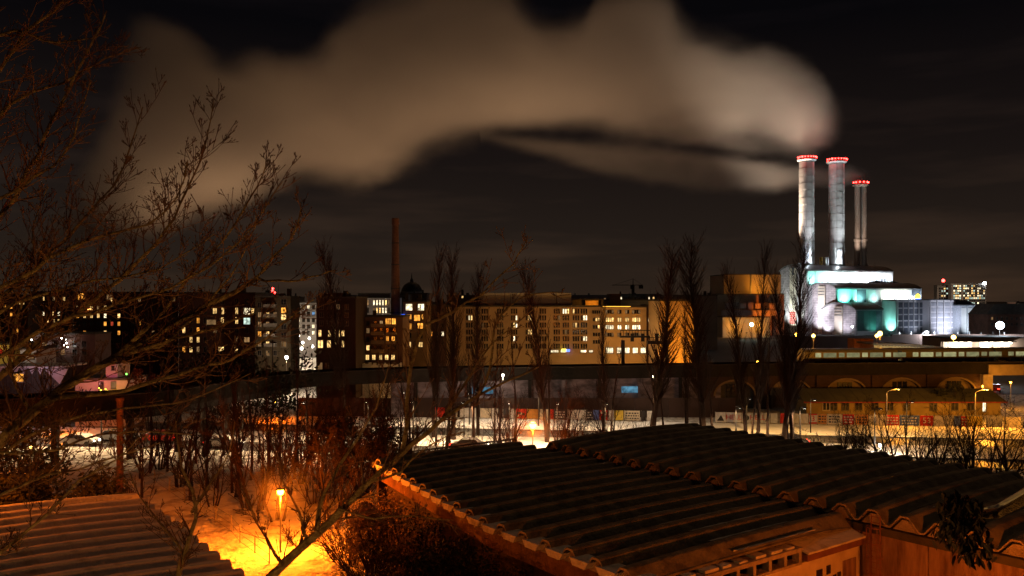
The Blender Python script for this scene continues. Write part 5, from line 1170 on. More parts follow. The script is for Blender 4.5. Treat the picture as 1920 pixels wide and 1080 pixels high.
def hall_roof(label, P0, n0, n1, z, L, arch, m, side, amp=.66, fill=0.0, Lf=None):
    """side +1: shells run along +EB from the eave line, -1: along -EB"""
    t = empty('factory_hall', (P0.x, P0.y, 0), rotA, label, 'industrial hall', 'halls with folded shell roofs')
    me = shell_mesh('roof_shell', SHW, L*side, amp, arch, [m, FI], fill=fill)
    for k in range(n0, n1):
        if Lf: me = shell_mesh('roof_shell', SHW, Lf(k*SHW)*side, amp, arch, [m, FI], fill=fill)
        put('roof_shell', me, t, (k*SHW, 0, z+random.Random(k).uniform(-.015, .015)), random.Random(k+9).uniform(-.002, .002))
    return t
PU = Vector((3.1, 67.3, 0))
up = hall_roof('larger factory hall with the higher folded shell roof, dark under thin snow', PU, 0, 27, 6.05, 17.0, .22, DSHELL, 1, fill=.72)
LO = lambda x: min(16.3, 13.0+(x/SHW+2)*.32)
lo = hall_roof('factory hall with the lower folded shell roof, snowy lips on its outer edge', PU-EA*0-EB*.35, -2, 15, 5.62, 15.6, .10, DSHELL, -1, fill=.42, Lf=lambda x: LO(x))
# end fillings under each shell, edge beams, walls
def tri(mb, x, z, amp, y0, y1, w=SHW): mb.prism([(x-w*.42, z), (x+w*.42, z), (x+w*.13, z+amp*.92), (x-w*.13, z+amp*.92)], y0, y1)
for k in range(0, 27):
    mb = MB(); tri(mb, k*SHW, 6.0-.12, .62, .25, .4); mb.build('gable_filling', FI, up)
    mb = MB(); tri(mb, k*SHW, 6.0-.12, .62, 16.5, 16.65); mb.build('gable_filling', FI, up)
MB().box(-1, -.05, 5.45, 48.6, .5, 5.86).build('edge_beam', DCONC, up)
for k in range(8): MB().box(-1+k*6.2+.03, .1, 0, -1+(k+1)*6.2-.03, .35, 5.44).build('wall_panel', RUST, up)
MB().box(-1, 16.5, 0, 48.6, 16.9, 5.85).build('rear_wall', RUST, up)
MB().box(-1.1, .4, 0, -.8, 16.5, 5.8).build('end_wall', RUST, up)
# lamplight raking the lower roof's folds, laid on as snow-coloured strips
for k in range(-2, 15):
    rn = random.Random(k+70); 
    # outer lips: snow wedges and fillings
    mb = MB(); tri(mb, k*SHW, 5.5, .6, -LO(k*SHW)+.3, -LO(k*SHW)+.45); mb.build('gable_filling', FI, lo)
    x = (k+.5)*SHW
    mb = MB(); q = rn.uniform(.35, .9)
    mb.prism([(x-.42, 5.66), (x+.42, 5.66), (x+.66, 6.00), (x-.66, 6.00)], -LO(x)-.22, -LO(x)+.35+q); mb.build('snow_lip', SNOWR, lo)
    ln = 9.0-abs(k-9)*.4
    if k > 1:
        y0 = -2.2-rn.uniform(0, 1.2); mb = MB(); segs = 14; 
        arch = lambda y: .10*4*(-y/15.6)*max(0, 1+y/15.6)
        pr = None
        for s in range(segs):
            ya = y0-(ln)*s/segs; yb = y0-ln*(s+1)/segs+.0; w_ = .10+rn.uniform(-.03, .03)
            zz = 5.70+.27; h0 = .10
            if s > 10 and rn.random() < .45: break
            mb.face([(x-w_-.02, ya, zz+arch(ya)+.02), (x+w_+.1, ya, zz+arch(ya)+.1), (x+w_+.1, yb, zz+arch(yb)+.1), (x-w_-.02, yb, zz+arch(yb)+.02)])
            mb.face([(x-w_-.02, ya, zz+arch(ya)+.02), (x-w_-.02, yb, zz+arch(yb)+.02), (x-w_-.02, yb, zz+arch(yb)-.05), (x-w_-.02, ya, zz+arch(ya)-.05)])
        mb.build('lamplit_strip', SNOWR, lo)
# edge cornice and wall on the outer side (seen from the lamp yard)
rb_ = mat('red_brown_render', (.17, .08, .05), var=.5, scale=1.0, bump=.6)
ks = [-4.6+i*6.2 for i in range(6)]
for a_, b_ in zip(ks, ks[1:]):
    ya, yb = -LO(a_)+.5, -LO(b_)+.5; L_ = math.hypot(b_-a_, yb-ya); M = Matrix.Translation((a_, ya, 0)) @ Matrix.Rotation(math.atan2(yb-ya, b_-a_), 4, 'Z')
    MB().box(0, 0, 4.5, L_, .45, 5.42, M=M).build('edge_beam', rb_, lo)
    MB().box(.03, .5, 0, L_-.03, .8, 4.49, M=M).build('wall_panel', DARKB, lo)
MB().box(-4.6, -12.6, 0, -4.3, .2, 5.5).build('end_wall', DARKB, lo)
MB().box(-4.75, -12.9, 5.55, -4.25, .0, 5.95).build('barge_board', DCONC, lo)
# near end of the lower hall: pierced parapet over a cream wall
xe = 26.35
MB().box(xe-.1, -14.2, 0, xe+.15, .0, 4.75).build('end_wall', CREAM, lo)
MB().box(xe-.5, -16.2, 5.42, xe+.35, -5.4, 5.62).build('parapet_rail', FACIA, lo)
MB().box(xe-.3, -16.2, 4.76, xe+.3, -5.4, 4.90).build('parapet_sill', FACIA, lo)
for k in range(9): MB().box(xe-.1, -15.2+k*1.2, 4.9, xe+.28, -14.98+k*1.2, 5.42).build('parapet_post', FACIA, lo)
for k in range(8): 
    rn = random.Random(k); MB().box(xe-.4, -14.9+k*1.2, 5.62, xe+.2, -14.9+k*1.2+rn.uniform(.5, .95), 5.70+rn.uniform(0, .06)).build('snow_patch', SNOWR, lo)
MB().prism([(xe-1.0, 5.75), (xe+.55, 5.35), (xe+.55, 5.25), (xe-1.0, 5.6)], -5.2, -.05).build('lean_to_roof', SNOWR, lo)
MB().box(xe+.16, -5.2, 4.9, xe+.5, -.1, 5.22).build('lean_to_beam', mat('red_brown_beam', (.20, .09, .06), var=.3), lo)
for (y, z, w_, h_) in ((-3.7, 3.9, .5, .5), (-2.9, 4.0, .35, .45), (-2.35, 3.45, .3, .4), (-1.95, 3.5, .3, .4), (-6.2, 3.1, .5, .6)):
    MB().box(xe+.13, y-w_/2, z-h_/2, xe+.19, y+w_/2, z+h_/2).build('window', PANE_D, lo)
MB().box(xe+.12, -1.6, 0, xe+.2, -.4, 4.2).build('patched_render', RUST, lo)
MB().box(xe+.12, -4.0, 0, xe+.2, -3.0, 3.4).build('patched_render', RUST, lo)
# access ladder with cage at the roof corner
t = empty('cage_ladder', tuple(PU+EA*27.3-EB*.55), rotA, 'rusty caged ladder at the corner where the lower roof meets the higher one', 'ladder')
mb = MB()
for x in (0, .5): mb.tube((x, 0, 1.5), (x, 0, 6.6), .03, .03, 5)
for z in range(17): mb.tube((0, 0, 1.7+z*.3), (.5, 0, 1.7+z*.3), .02, .02, 4)
mb.build('ladder', mat('rusty_iron', (.25, .10, .05), var=.4, scale=4), t)
mb = MB()
for z in (3.6, 4.4, 5.2, 6.0):
    pr = None
    for a in range(9):
        q = (.25+.42*math.cos(math.pi*a/8), -.55*math.sin(math.pi*a/8), z)
        if pr: mb.tube(pr, q, .022, .022, 4)
        pr = q
for a in (2, 4, 6): mb.tube((.25+.42*math.cos(math.pi*a/8), -.55*math.sin(math.pi*a/8), 3.6), (.25+.42*math.cos(math.pi*a/8), -.55*math.sin(math.pi*a/8), 6.0), .018, .018, 4)
mb.build('safety_cage', MATS['rusty_iron'], t)
# gutter boards at the far edge of the lower roof
t = empty('timber_rail', (0, 0, 0), 0, 'slatted snow guard along the far end of the lower roof', 'rail')
a = PU+EA*(-3.9)-EB*12.4; b = PU+EA*(-3.9)-EB*.6
for off, z in ((0, 6.0), (0, 6.5)): MB().tube(a+Vector((0, 0, z)), b+Vector((0, 0, z)), .06, .06, 5).build('rail_bar', DARKB, t)
for i in range(24):
    p = a+(b-a)*i/23; MB().box(p.x-.05, p.y-.05, 5.7, p.x+.05, p.y+.05, 6.5).build('rail_post', DARKB, t)
# left hall
PL = Vector((-24.8, 56.8, 0))
lf = hall_roof('snow-covered folded shell roof of the hall beyond the path, lit orange', PL, 0, 13, 4.45, 17, .30, SNOWR, -1, amp=.60)
for k in range(0, 13):
    mb = MB(); tri(mb, k*SHW, 4.35, .55, -.25, -.12); mb.build('gable_filling', FI, lf)
    mb = MB(); x = (k+.5)*SHW
    mb.face([(x-.42, -.2, 4.52), (x+.34, -.2, 4.50), (x+.34, -16.8, 4.50), (x-.42, -16.8, 4.52)]); mb.build('valley_strip', DSHELL, lf)  # dark flat strip along each valley of the snowy roof
MB().box(-.9, -.3, 3.9, 22.6, .02, 4.3).build('edge_beam', DCONC, lf)
for k in range(4): MB().box(-.8+k*5.8+.03, -.6, 0, -.8+(k+1)*5.8-.03, -.32, 3.9).build('wall_panel', RUST, lf)
MB().box(-.9, -16.5, 0, -.6, -.4, 4.3).build('end_wall', RUST, lf)
# lamps of the yards
YL = 'orange globe lamps in the yards between the halls'
lamp_post(-16.2, 59.7, PZ(921, 59.7), SOD, 15000, BULBO, 'orange globe lamp on the snowy path, low between the halls', YL, 'globe', .24)
lamp_post(PX(999, 91), 91, PZ(797, 91), SOD, 6500, BULBO, 'orange globe lamp among bare trunks behind the lower roof', YL, 'globe', .36)
lamp_post(19.6, 31.0, 7.6, SOD, 6000, BULBO, 'assumed orange lamp in the courtyard at the cream wall, out of sight below', YL, 'globe', .14)  # assumed unseen lamp, for the orange light on the cream wall and roof folds
lamp_post(-2.5, 30, 6.6, SOD, 1500, BULBO, 'assumed orange courtyard lamp nearest the viewer, below the view', YL, 'globe', .14)  # assumed lamp below the view, to turn the snow lips orange
lamp_post(-39.0, 56.0, 10.5, SOD, 16000, BULBO, 'assumed tall orange lamp beyond the snowy left roof, outside the view', YL, 'globe', .14)  # assumed lamp outside the view, to light the snowy left roof orange
lamp_post(-5.5, 4.6, 9.0, (1, .50, .12), 3000, BULBY, 'assumed courtyard lamp out of view, lighting the big branching tree', YL, 'globe', .14)  # assumed lamp outside the view, put in to light the foreground branches
# path fence
t = empty('path_fence', (0, 0, 0), 0, 'wire fence on posts beside the snowy path, from the reddish column towards the orange lamp', 'fence')
ps = [Vector((PX(px, D), D, 0)) for px, D in ((262, 88), (290, 83), (318, 78.5), (346, 74.5), (376, 71), (405, 68), (434, 65), (450, 62.2), (478, 59.6), (505, 57.2))]
for p in ps: MB().tube(p, p+Vector((0, 0, 1.5)), .05, .05, 6).build('fence_post', CONC, t)
mb = MB()
for p, q in zip(ps, ps[1:]):
    for z in (.3, .85, 1.4): mb.tube(p+Vector((0, 0, z)), q+Vector((0, 0, z)), .015, .015, 3)
mb.build('wire', STEEL, t)
t = empty('path_fence', (0, 0, 0), 0, 'low slatted fence running from the reddish column along the hall edge', 'fence')
for i in range(22):
    D = 77-i*.62; px = 236+i*3.4; p = Vector((PX(px, D), D, 0)); MB().box(p.x-.05, p.y-.05, 0, p.x+.05, p.y+.05, 1.25).build('fence_board', DARKB, t)
MB().box(-7.4, 48.2, .3, -6.4, 48.9, .62, M=None).build('snowy_crate', SNOWR, label='snow-dusted crate lying under the dark bushes beside the cream wall yard', cat=None) if False else None

# ---------------------------------------------------------------- trees
def perp(d, rn):
    v = Vector((rn.gauss(0, 1), rn.gauss(0, 1), rn.gauss(0, 1))); v -= d*v.dot(d)
    return v.normalized() if v.length > 1e-4 else d.orthogonal().normalized()
class Br:
    """collects limbs as tapered tubes in raw lists (quick)"""
    def __init__(s): s.v = []; s.f = []
    def chain(s, pts, rads, n=4):
        b = len(s.v); m = len(pts)
        for i, p in enumerate(pts):
            d = (pts[min(m-1, i+1)]-pts[max(0, i-1)])
            if d.length < 1e-6: d = Vector((0, 0, 1))
            d.normalize(); a = d.orthogonal().normalized(); c = d.cross(a)
            for k in range(n):
                t = 2*math.pi*k/n; q = p+a*(rads[i]*math.cos(t))+c*(rads[i]*math.sin(t)); s.v.append((q.x, q.y, q.z))
        for i in range(m-1):
            for k in range(n):
                j = (k+1) % n; s.f.append((b+i*n+k, b+i*n+j, b+(i+1)*n+j, b+(i+1)*n+k))
    def mesh(s, name, m):
        me = bpy.data.meshes.new(name); me.from_pydata(s.v, [], s.f); me.materials.append(m); me.update(); return me
def grow(br, p, d, L, r, lvl, rn, P_, tw=None):
    """P_: dict(curve, up, kids, ang, shrink, rshrink, wob)"""
    n = max(2, int(L/P_['seg'][min(lvl, len(P_['seg'])-1)])); pts = [p.copy()]; dirs = [d.copy()]; q = p.copy(); dd = d.copy()
    for i in range(n):
        dd = dd+perp(dd, rn)*P_['wob']+Vector((0, 0, 1))*P_['up'][min(lvl, len(P_['up'])-1)]; dd.normalize()
        q = q+dd*(L/n); pts.append(q.copy()); dirs.append(dd.copy())
    end = P_.get('tip', .25)
    rads = [r*(1-(1-end)*i/n) for i in range(n+1)]
    (tw if (tw is not None and lvl >= P_['twlvl']) else br).chain(pts, rads, 5 if lvl == 0 else (4 if lvl == 1 else 3))
    if lvl >= P_['depth']: return
    k = P_['kids'][min(lvl, len(P_['kids'])-1)]; k = int(k*rn.uniform(.8, 1.2)+.5)
    t0 = P_['start'][min(lvl, len(P_['start'])-1)]
    for c in range(k):
        t = t0+(1-t0)*((c+rn.uniform(.1, .9))/k); i = min(n-1, int(t*n)); f = t*n-i
        pp = pts[i].lerp(pts[i+1], f); ddn = dirs[i]
        ang = R(P_['ang'][min(lvl, len(P_['ang'])-1)]*rn.uniform(.75, 1.25)); pe = perp(ddn, rn)
        nd = (ddn*math.cos(ang)+pe*math.sin(ang)).normalized()
        ll = L*P_['shrink'][min(lvl, len(P_['shrink'])-1)]*rn.uniform(.6, 1.15)*(1.15-.6*t)
        grow(br, pp, nd, ll, max(P_['rmin'], rads[i]*P_['rshrink']), lvl+1, rn, P_, tw)
POPLAR = dict(seg=[1.6, .8, .5], wob=.05, up=[.02, .10, .08], kids=[150, 9, 0], ang=[24, 20], shrink=[.19, .45], rshrink=.36, rmin=.020, start=[.20, .12], depth=2, twlvl=1, tip=.12)
BARE = dict(seg=[.7, .5, .3, .25], wob=.13, up=[.03, .06, .05, .04], kids=[9, 6, 5, 4], ang=[42, 40, 38, 36], shrink=[.62, .55, .5, .5], rshrink=.52, rmin=.010, start=[.25, .2, .15, .15], depth=4, twlvl=2, tip=.2)
MULTI = dict(seg=[.6, .5, .3], wob=.10, up=[.03, .05, .04], kids=[7, 6, 5], ang=[30, 34, 34], shrink=[.5, .5, .5], rshrink=.5, rmin=.010, start=[.25, .2, .15], depth=3, twlvl=1, tip=.2)
def make_tree(kind, seed, h, r):
    rn = random.Random(seed); br, tw = Br(), Br()
    if kind == 'poplar': grow(br, Vector((0, 0, -.2)), Vector((rn.uniform(-.02, .02), 0, 1)).normalized(), h, r, 0, rn, POPLAR, tw)
    elif kind == 'pole': 
        PP = dict(POPLAR, kids=[24, 4, 0], shrink=[.13, .4], start=[.45, .2]); grow(br, Vector((0, 0, -.2)), Vector((rn.uniform(-.05, .05), 0, 1)).normalized(), h, r, 0, rn, PP, tw)
    elif kind == 'bare': grow(br, Vector((0, 0, -.2)), Vector((rn.uniform(-.1, .1), rn.uniform(-.1, .1), 1)).normalized(), h*.72, r, 0, rn, BARE, tw)
    elif kind == 'multi':
        for k in range(rn.randint(4, 6)):
            a = rn.uniform(0, 6.28); grow(br, Vector((.25*math.cos(a), .25*math.sin(a), -.2)), Vector((.32*math.cos(a), .32*math.sin(a), 1)).normalized(), h*rn.uniform(.6, .85), r*rn.uniform(.6, 1), 0, rn, MULTI, tw)
    elif kind == 'shrub':
        for k in range(16):
            a = rn.uniform(0, 6.28); grow(br if k < 4 else tw, Vector((.3*math.cos(a), .3*math.sin(a), -.1)), Vector((.75*math.cos(a), .75*math.sin(a), 1)).normalized(), h*rn.uniform(.5, .85), r*.5, 1, rn, dict(MULTI, depth=3, kids=[7, 7, 4]), tw)
    return br.mesh('trunk', BARKR), tw.mesh('crown', BARKR)
VAR = {}
def tree(name, kind, var, x, y, h, label, group=None, rz=None, z=0, sx=1.0, h0=None):
    base = {'poplar': (22, .30), 'pole': (10, .13), 'bare': (9, .17), 'multi': (7, .10), 'shrub': (2.6, .05)}[kind]
    key = (kind, var)
    if key not in VAR: VAR[key] = make_tree(kind, hash((kind == 'poplar', len(kind), var)) % 1000+var*7, *base)
    t = empty(name, (x, y, z), rz if rz is not None else random.Random(int(x*13+y*7)).uniform(0, 6.28), label, 'shrub' if kind == 'shrub' else 'tree', group)
    s = h/base[0]; t.scale = (s*sx, s*sx, s)
    put('trunk', VAR[key][0], t); put('crown', VAR[key][1], t); return t
# poplars
for i, (px, ytop, D, sx, lab) in enumerate((
    (651, 474, 112, 1.15, 'lone poplar rising behind the leafy shrubs, its top over the black tower block'),
    (812, 478, 110, .8, 'slim poplar just right of the orange-windowed block'),
    (850, 484, 108, 1.1, 'thick poplar, right neighbour of the slim one'),
    (896, 512, 112, .9, 'short poplar before the left part of the long office'),
    (1026, 510, 106, 1.0, 'poplar before the pale penthouse'),
    (1130, 580, 108, .9, 'small poplar before the corner of the lit wing'),
    (1222, 482, 104, 1.45, 'broad poplar behind the signal gantry'),
    (1320, 461, 103, 1.45, 'tallest broad poplar, right of the orange end wall'),
    (1400, 512, 104, .9, 'left one of the slim poplar pair before the annex'),
    (1421, 474, 103, .8, 'right one of the slim poplar pair before the annex'),
    (1468, 462, 98, 1.2, 'tall poplar overlapping the tallest brick gable'),
    (1486, 520, 98, 1.0, 'shorter poplar leaning against the tall one at the brick gable'),
    (1936, 482, 88, 1.3, 'big poplar at the far right edge'),
    (1285, 580, 107, .7, 'small poplar before the orange end wall'))):
    tree('poplar_tree', 'poplar', i % 4, PX(px, D), D, PZ(ytop, D), lab, 'bare poplars along the road', sx=sx)
# slim trunks among the poplars
rn = random.Random(77)
for i, (px, ytop, D) in enumerate(((818, 640, 104), (838, 610, 102), (845, 660, 101), (886, 600, 103), (890, 640, 104), (927, 640, 104), (968, 620, 105), (937, 650, 106), (1027, 600, 107), (1145, 640, 104), (1246, 640, 103), (1288, 650, 103), (1335, 600, 101), (1408, 640, 101), (1437, 600, 100), (1478, 640, 96), (765, 640, 100), (715, 660, 100), (525, 720, 86), (552, 700, 84), (470, 700, 84), (503, 690, 90), (448, 720, 88), (435, 690, 78))):
    near = 'between poplars along the road'
    d = ['left of the slim poplar', 'between the slim and the thick poplar', 'touching the thick poplar', 'right of the thick poplar', 'under the short poplar', 'right of the short poplar', 'left of the penthouse poplar', 'leaning near the white-headed lamp', 'right beside the penthouse poplar', 'left of the broad gantry poplar', 'right of the broad gantry poplar', 'left of the tallest poplar', 'right of the tallest poplar', 'below the poplar pair', 'right of the poplar pair', 'below the poplar at the brick gable', 'left of the lower roof corner', 'behind the leafy shrub', 'just left of the path lamp', 'just right of the path lamp', 'above the path fence', 'beside the orange short lamp', 'in the thicket above the fence', 'nearest the path fence'][i]
    tree('slim_tree', 'pole', i % 3, PX(px, D), D, PZ(ytop, D), 'slim bare trunk '+d, 'slim bare trunks by the road')
rn = random.Random(31)
for i in range(22):
    px = 262+(i*367 % 1000)/1000*520; D = rn.uniform(84, 101)
    tree('slim_tree', 'pole', i % 3, PX(px, D), D, rn.uniform(8.5, 13.5), 'tall thin trunk before the road, '+['near the reddish column', 'near the path fence', 'above the path lamp', 'amid the leafy shrubs', 'at the lower roof end', 'beside the red car', 'beside the white cars', 'left of the lone poplar', 'right of the lone poplar', 'below the lane', 'before the black tower block'][i % 11]+['', ', slightly farther off'][i // 11], 'slim bare trunks by the road')
# bare trees
L_ = [(340, 700, 82, 'bare', 'dark round-crowned bare tree above the path, left of the fence'), (300, 735, 90, 'multi', 'low bare thicket tree behind the reddish column'), (395, 715, 80, 'multi', 'many-stemmed bare tree beside the path fence'), (440, 690, 76, 'bare', 'bare tree whose twigs cross the white car trails'), (480, 700, 72, 'multi', 'many-stemmed tree left of the path lamp'), (560, 690, 82, 'multi', 'many-stemmed tree behind the path lamp'), (600, 680, 80, 'bare', 'bare tree above the leafy shrubs'), (660, 700, 76, 'multi', 'thicket tree in the dense dark patch'), (700, 690, 84, 'bare', 'bare tree before the brown apartment house'), (745, 700, 82, 'multi', 'thicket tree at the corner of the lower roof'), (520, 740, 68, 'multi', 'tree in the orange glow right behind the path lamp'), (250, 760, 96, 'multi', 'small bare tree before the bridge'), (620, 760, 66, 'multi', 'tree glowing orange right of the path lamp'), (948, 700, 92, 'multi', 'reddish forked tree beside the second orange lamp'), (1060, 690, 92, 'multi', 'wide forked tree lit orange, behind the lower roof'), (1066, 720, 93, 'multi', 'low forked tree just right of the second orange lamp'), (1150, 700, 95, 'multi', 'forked tree above the far corner of the higher roof')]
R_ = [(1600, 735, 84, 'multi', 'bare tree at the left end of the yellow building'), (1665, 725, 80, 'bare', 'bare tree right beside the low white lamp'), (1700, 700, 78, 'multi', 'widest many-stemmed tree before the yellow building'), (1740, 740, 82, 'multi', 'tree between the wide one and the curved lamp'), (1795, 720, 76, 'bare', 'tree standing in front of the curved lamp'), (1840, 730, 74, 'multi', 'tree behind the black hedge'), (1880, 700, 68, 'bare', 'dark-trunked tree right of the black hedge'), (1560, 760, 88, 'shrub', 'low shrub left of the bare tree row'), (1925, 690, 66, 'multi', 'tree at the far right edge below the big poplar'), (1630, 760, 82, 'multi', 'small tree just left of the low white lamp'), (1860, 745, 80, 'multi', 'small dense tree before the bright yellow hoarding end'), (1765, 760, 78, 'multi', 'small tree over the blue poster')]
for i, (px, yt, D, k, lab) in enumerate(L_): tree('bare_tree', k, i % 4, PX(px, D), D, max(2.5, PZ(yt, D)), lab, 'bare trees around the path')
for i, (px, yt, D, k, lab) in enumerate(R_): tree('bare_tree' if k != 'shrub' else 'bare_shrub', k, i % 4, PX(px, D), D, max(2.2, PZ(yt, D)), lab, 'bare trees before the yellow building')
W_ = ['over the path lamp', 'beside the reddish column', 'over the path fence', 'before the viaduct foot', 'left of the leafy shrubs', 'right of the leafy shrubs', 'next to the white car trails', 'by the fence end', 'under the black tower block', 'below the beige house', 'at the lower roof end', 'before the lilac wall', 'before the hoarding start', 'in front of the dark wall', 'near the bridge pier', 'above the snowy left roof']
rn = random.Random(21)
for i in range(32):
    px = 265+ (i*479 % 1000)/1000*500 if i < 24 else 780+(i-24)*58+rn.uniform(-14, 14); D = rn.uniform(72, 98) if i < 24 else rn.uniform(90, 99)
    if 968 < px < 1040: px += 62
    tree('bare_tree', 'multi' if i % 3 else 'bare', i % 4, PX(px, D), D, rn.uniform(5.5, 9.5) if i < 24 else rn.uniform(4, 7.5), ['low', 'taller'][i // 16]+' thicket tree '+W_[i % 16]+(', thinly branched' if i % 3 else ', round-crowned'), 'bare thicket along the snowy road')
S_ = [(660, 1000, 44, 3.2, 'glowing twiggy shrub right of the path lamp'), (720, 1010, 46, 3.4, 'twiggy shrub lit orange under the broken roof corner'), (700, 950, 52, 3.6, 'orange shrub against the end of the lower roof'), (770, 960, 47, 3.6, 'shrub pressed to the outer edge of the lower roof'), (830, 1060, 36, 5.4, 'dark tangled shrub below the lower roof edge'), (900, 1070, 34, 5.6, 'dark tangled shrub in the bottom shade of the roof'), (760, 1075, 35, 5.4, 'dark tangled shrub nearest the glowing snow'), (960, 1080, 31, 5.2, 'spindly dark shrub under the snowy lips'), (1250, 1080, 31, 6.0, 'dark bush before the pierced parapet'), (1340, 1085, 31.5, 7.0, 'bush with upright twigs before the cream wall'), (1430, 1085, 32, 7.6, 'bush with fanned twigs before the cream wall windows'), (1500, 1085, 33, 6.6, 'thin bush at the patched cream wall'), (560, 960, 62, 2.4, 'small shrub right behind the path lamp'), (1030, 1085, 30, 5.4, 'dark bush at the bottom under the roof edge')]
for i, (px, y, D, h, lab) in enumerate(S_): tree('bare_shrub', 'shrub', i % 3, PX(px, D), D, h, lab, 'bare shrubs round the halls', sx=1.0 if D > 40 else .8)
rn = random.Random(5)
for i in range(16):
    xx = -2.5+i*1.75; q = PU+EA*xx-EB*(LO(xx)+rn.uniform(1.6, 4.2))
    tree('bare_shrub', 'shrub', i % 3, q.x, q.y, rn.uniform(3.2, 5.2), ['tangled', 'spindly', 'dense', 'leaning'][i % 4]+' bare shrub '+['at the broken corner of the lower hall', 'below the first snowy lips', 'below the middle snowy lips', 'below the nearest snowy lips'][i // 4], 'bare shrubs round the halls', sx=.9)
# leafy masses
def leafy(label, cx, cy, rx, ry, z0, z1, n, m, seed, size=.22, cat='shrub', clumps=9, name='leafy_shrub', group=None):
    rn = random.Random(seed); t = empty(name, (cx, cy, 0), 0, label, cat, group); br = Br(); v = []; f = []
    cl = [(rn.uniform(-rx, rx)*.8, rn.uniform(-ry, ry)*.8, rn.uniform(z0, z1), rn.uniform(.25, .5)*min(rx, z1-z0)) for _ in range(clumps)]
    for (x, y, z, r) in cl: br.chain([Vector((x*.15, y*.15, -.1)), Vector((x*.6, y*.6, z*.55)), Vector((x, y, z))], [.07, .05, .02], 4)
    for i in range(n):
        x, y, z, r = rn.choice(cl); d = Vector((rn.gauss(0, 1), rn.gauss(0, 1), rn.gauss(0, 1))).normalized()*r*rn.random()**.4
        c = Vector((x, y, max(.05, z+d.z)))+Vector((d.x*1.3, d.y*1.3, 0)); a = Vector((rn.gauss(0, 1), rn.gauss(0, 1), rn.gauss(0, 1))).normalized(); b_ = perp(a, rn); s = size*rn.uniform(.6, 1.3)
        k = len(v); v += [tuple(c-a*s), tuple(c+b_*s*.45), tuple(c+a*s), tuple(c-b_*s*.45)]; f.append((k, k+1, k+2, k+3))
    me = bpy.data.meshes.new('foliage'); me.from_pydata(v, [], f); me.materials.append(m); me.update(); put('foliage', me, t, kind='stuff')
    put('trunk', br.mesh('trunk', BARKR), t); return t
leafy('shrub with withered brown leaves, densest dark patch above the path lamp', PX(680, 78), 78, 3.6, 2, 2.0, 6.8, 4600, LEAFD, 1, .19, clumps=18)
leafy('smaller withered leafy shrub left of the densest one', PX(590, 74), 74, 3.0, 1.5, 2.5, 6.4, 1900, LEAFD, 2, .15, clumps=10)
leafy('withered leafy shrub spreading to the edge of the lower roof', PX(730, 72), 72, 2.2, 1.5, 1.4, 4.4, 1300, LEAFD, 3, .16, clumps=9)
leafy('black evergreen thicket above the snowy left roof', PX(70, 62), 62, 6.5, 2.5, 1.5, 4.6, 5200, EVERG, 4, .22, clumps=24)
leafy('black evergreen mass at the far left edge below the bridge', PX(20, 72), 72, 4.2, 2, 2, 8.0, 4200, EVERG, 5, .24, clumps=22)
leafy('clipped black hedge beyond the higher roof', PX(1800, 74), 74, 5.2, 1.3, .6, 2.7, 3600, EVERG, 6, .18, 'hedge', 26, 'hedge')
leafy('round black bush beside the end of the arches', PX(1770, 134), 134, 2.2, 1.4, .8, 4.6, 900, EVERG, 7, .22, clumps=10)
leafy('round black bush below the far railway bridge', PX(1805, 134), 134, 2.8, 1.4, .8, 4.2, 900, EVERG, 8, .22, clumps=10)
leafy('dark bush with dry leaves on the terrace beside the pink-lit house', PX(280, 114), 114, 2.0, 1.5, 4.4, 8.6, 900, mat('rust_leaf', (.25, .08, .03), var=.4), 9, .2, clumps=9)
leafy('dark ivy thicket at the bottom under the lower roof edge', PX(870, 37), 37, 3.4, 2, 1.0, 4.6, 3800, EVERG, 10, .14, clumps=22)
leafy('ivy glowing orange on the corner of the lower hall', PX(700, 55.5), 55.5, 1.7, 1.0, 1.2, 5.0, 2600, mat('pale_ivy', (.30, .20, .12), var=.4), 12, .13, clumps=12)  # paler, browner leaf colour than the other ivy
leafy('pale shrub beneath the snowy lips of the lower roof', PX(775, 50), 50, 1.6, 1.0, 1.2, 4.4, 900, MATS['pale_ivy'], 13, .12, clumps=10)
leafy('dark ivy bank against the wall under the middle of the snowy lips', PX(850, 46), 45, 2.6, .8, 1.0, 4.6, 2600, EVERG, 21, .14, clumps=18)
leafy('dark ivy bank against the wall under the nearest snowy lips', PX(960, 38), 36.5, 2.6, .8, 1.0, 4.4, 2600, EVERG, 22, .13, clumps=18)
leafy('dark dense bushes before the viaduct foot on the left', PX(470, 118), 118, 9, 2, 2.0, 9.5, 3200, EVERG, 14, .35, clumps=26)

for i in range(7):
    xx = -3.0+i*4.0; q = PU+EA*xx-EB*(LO(xx)+1.1)
    leafy('ivy on the outer wall of the lower hall, '+['at its broken corner', 'just past the corner', 'glowing edge of the thicket', 'where the glow fades', 'in the dark middle', 'dark part below the lips', 'at the very bottom of the view'][i], q.x, q.y, 2.1, 1.2, .6, 4.3, 1500, MATS['pale_ivy'] if i < 2 else EVERG, 50+i, .09, clumps=22, group='ivy along the lower hall')
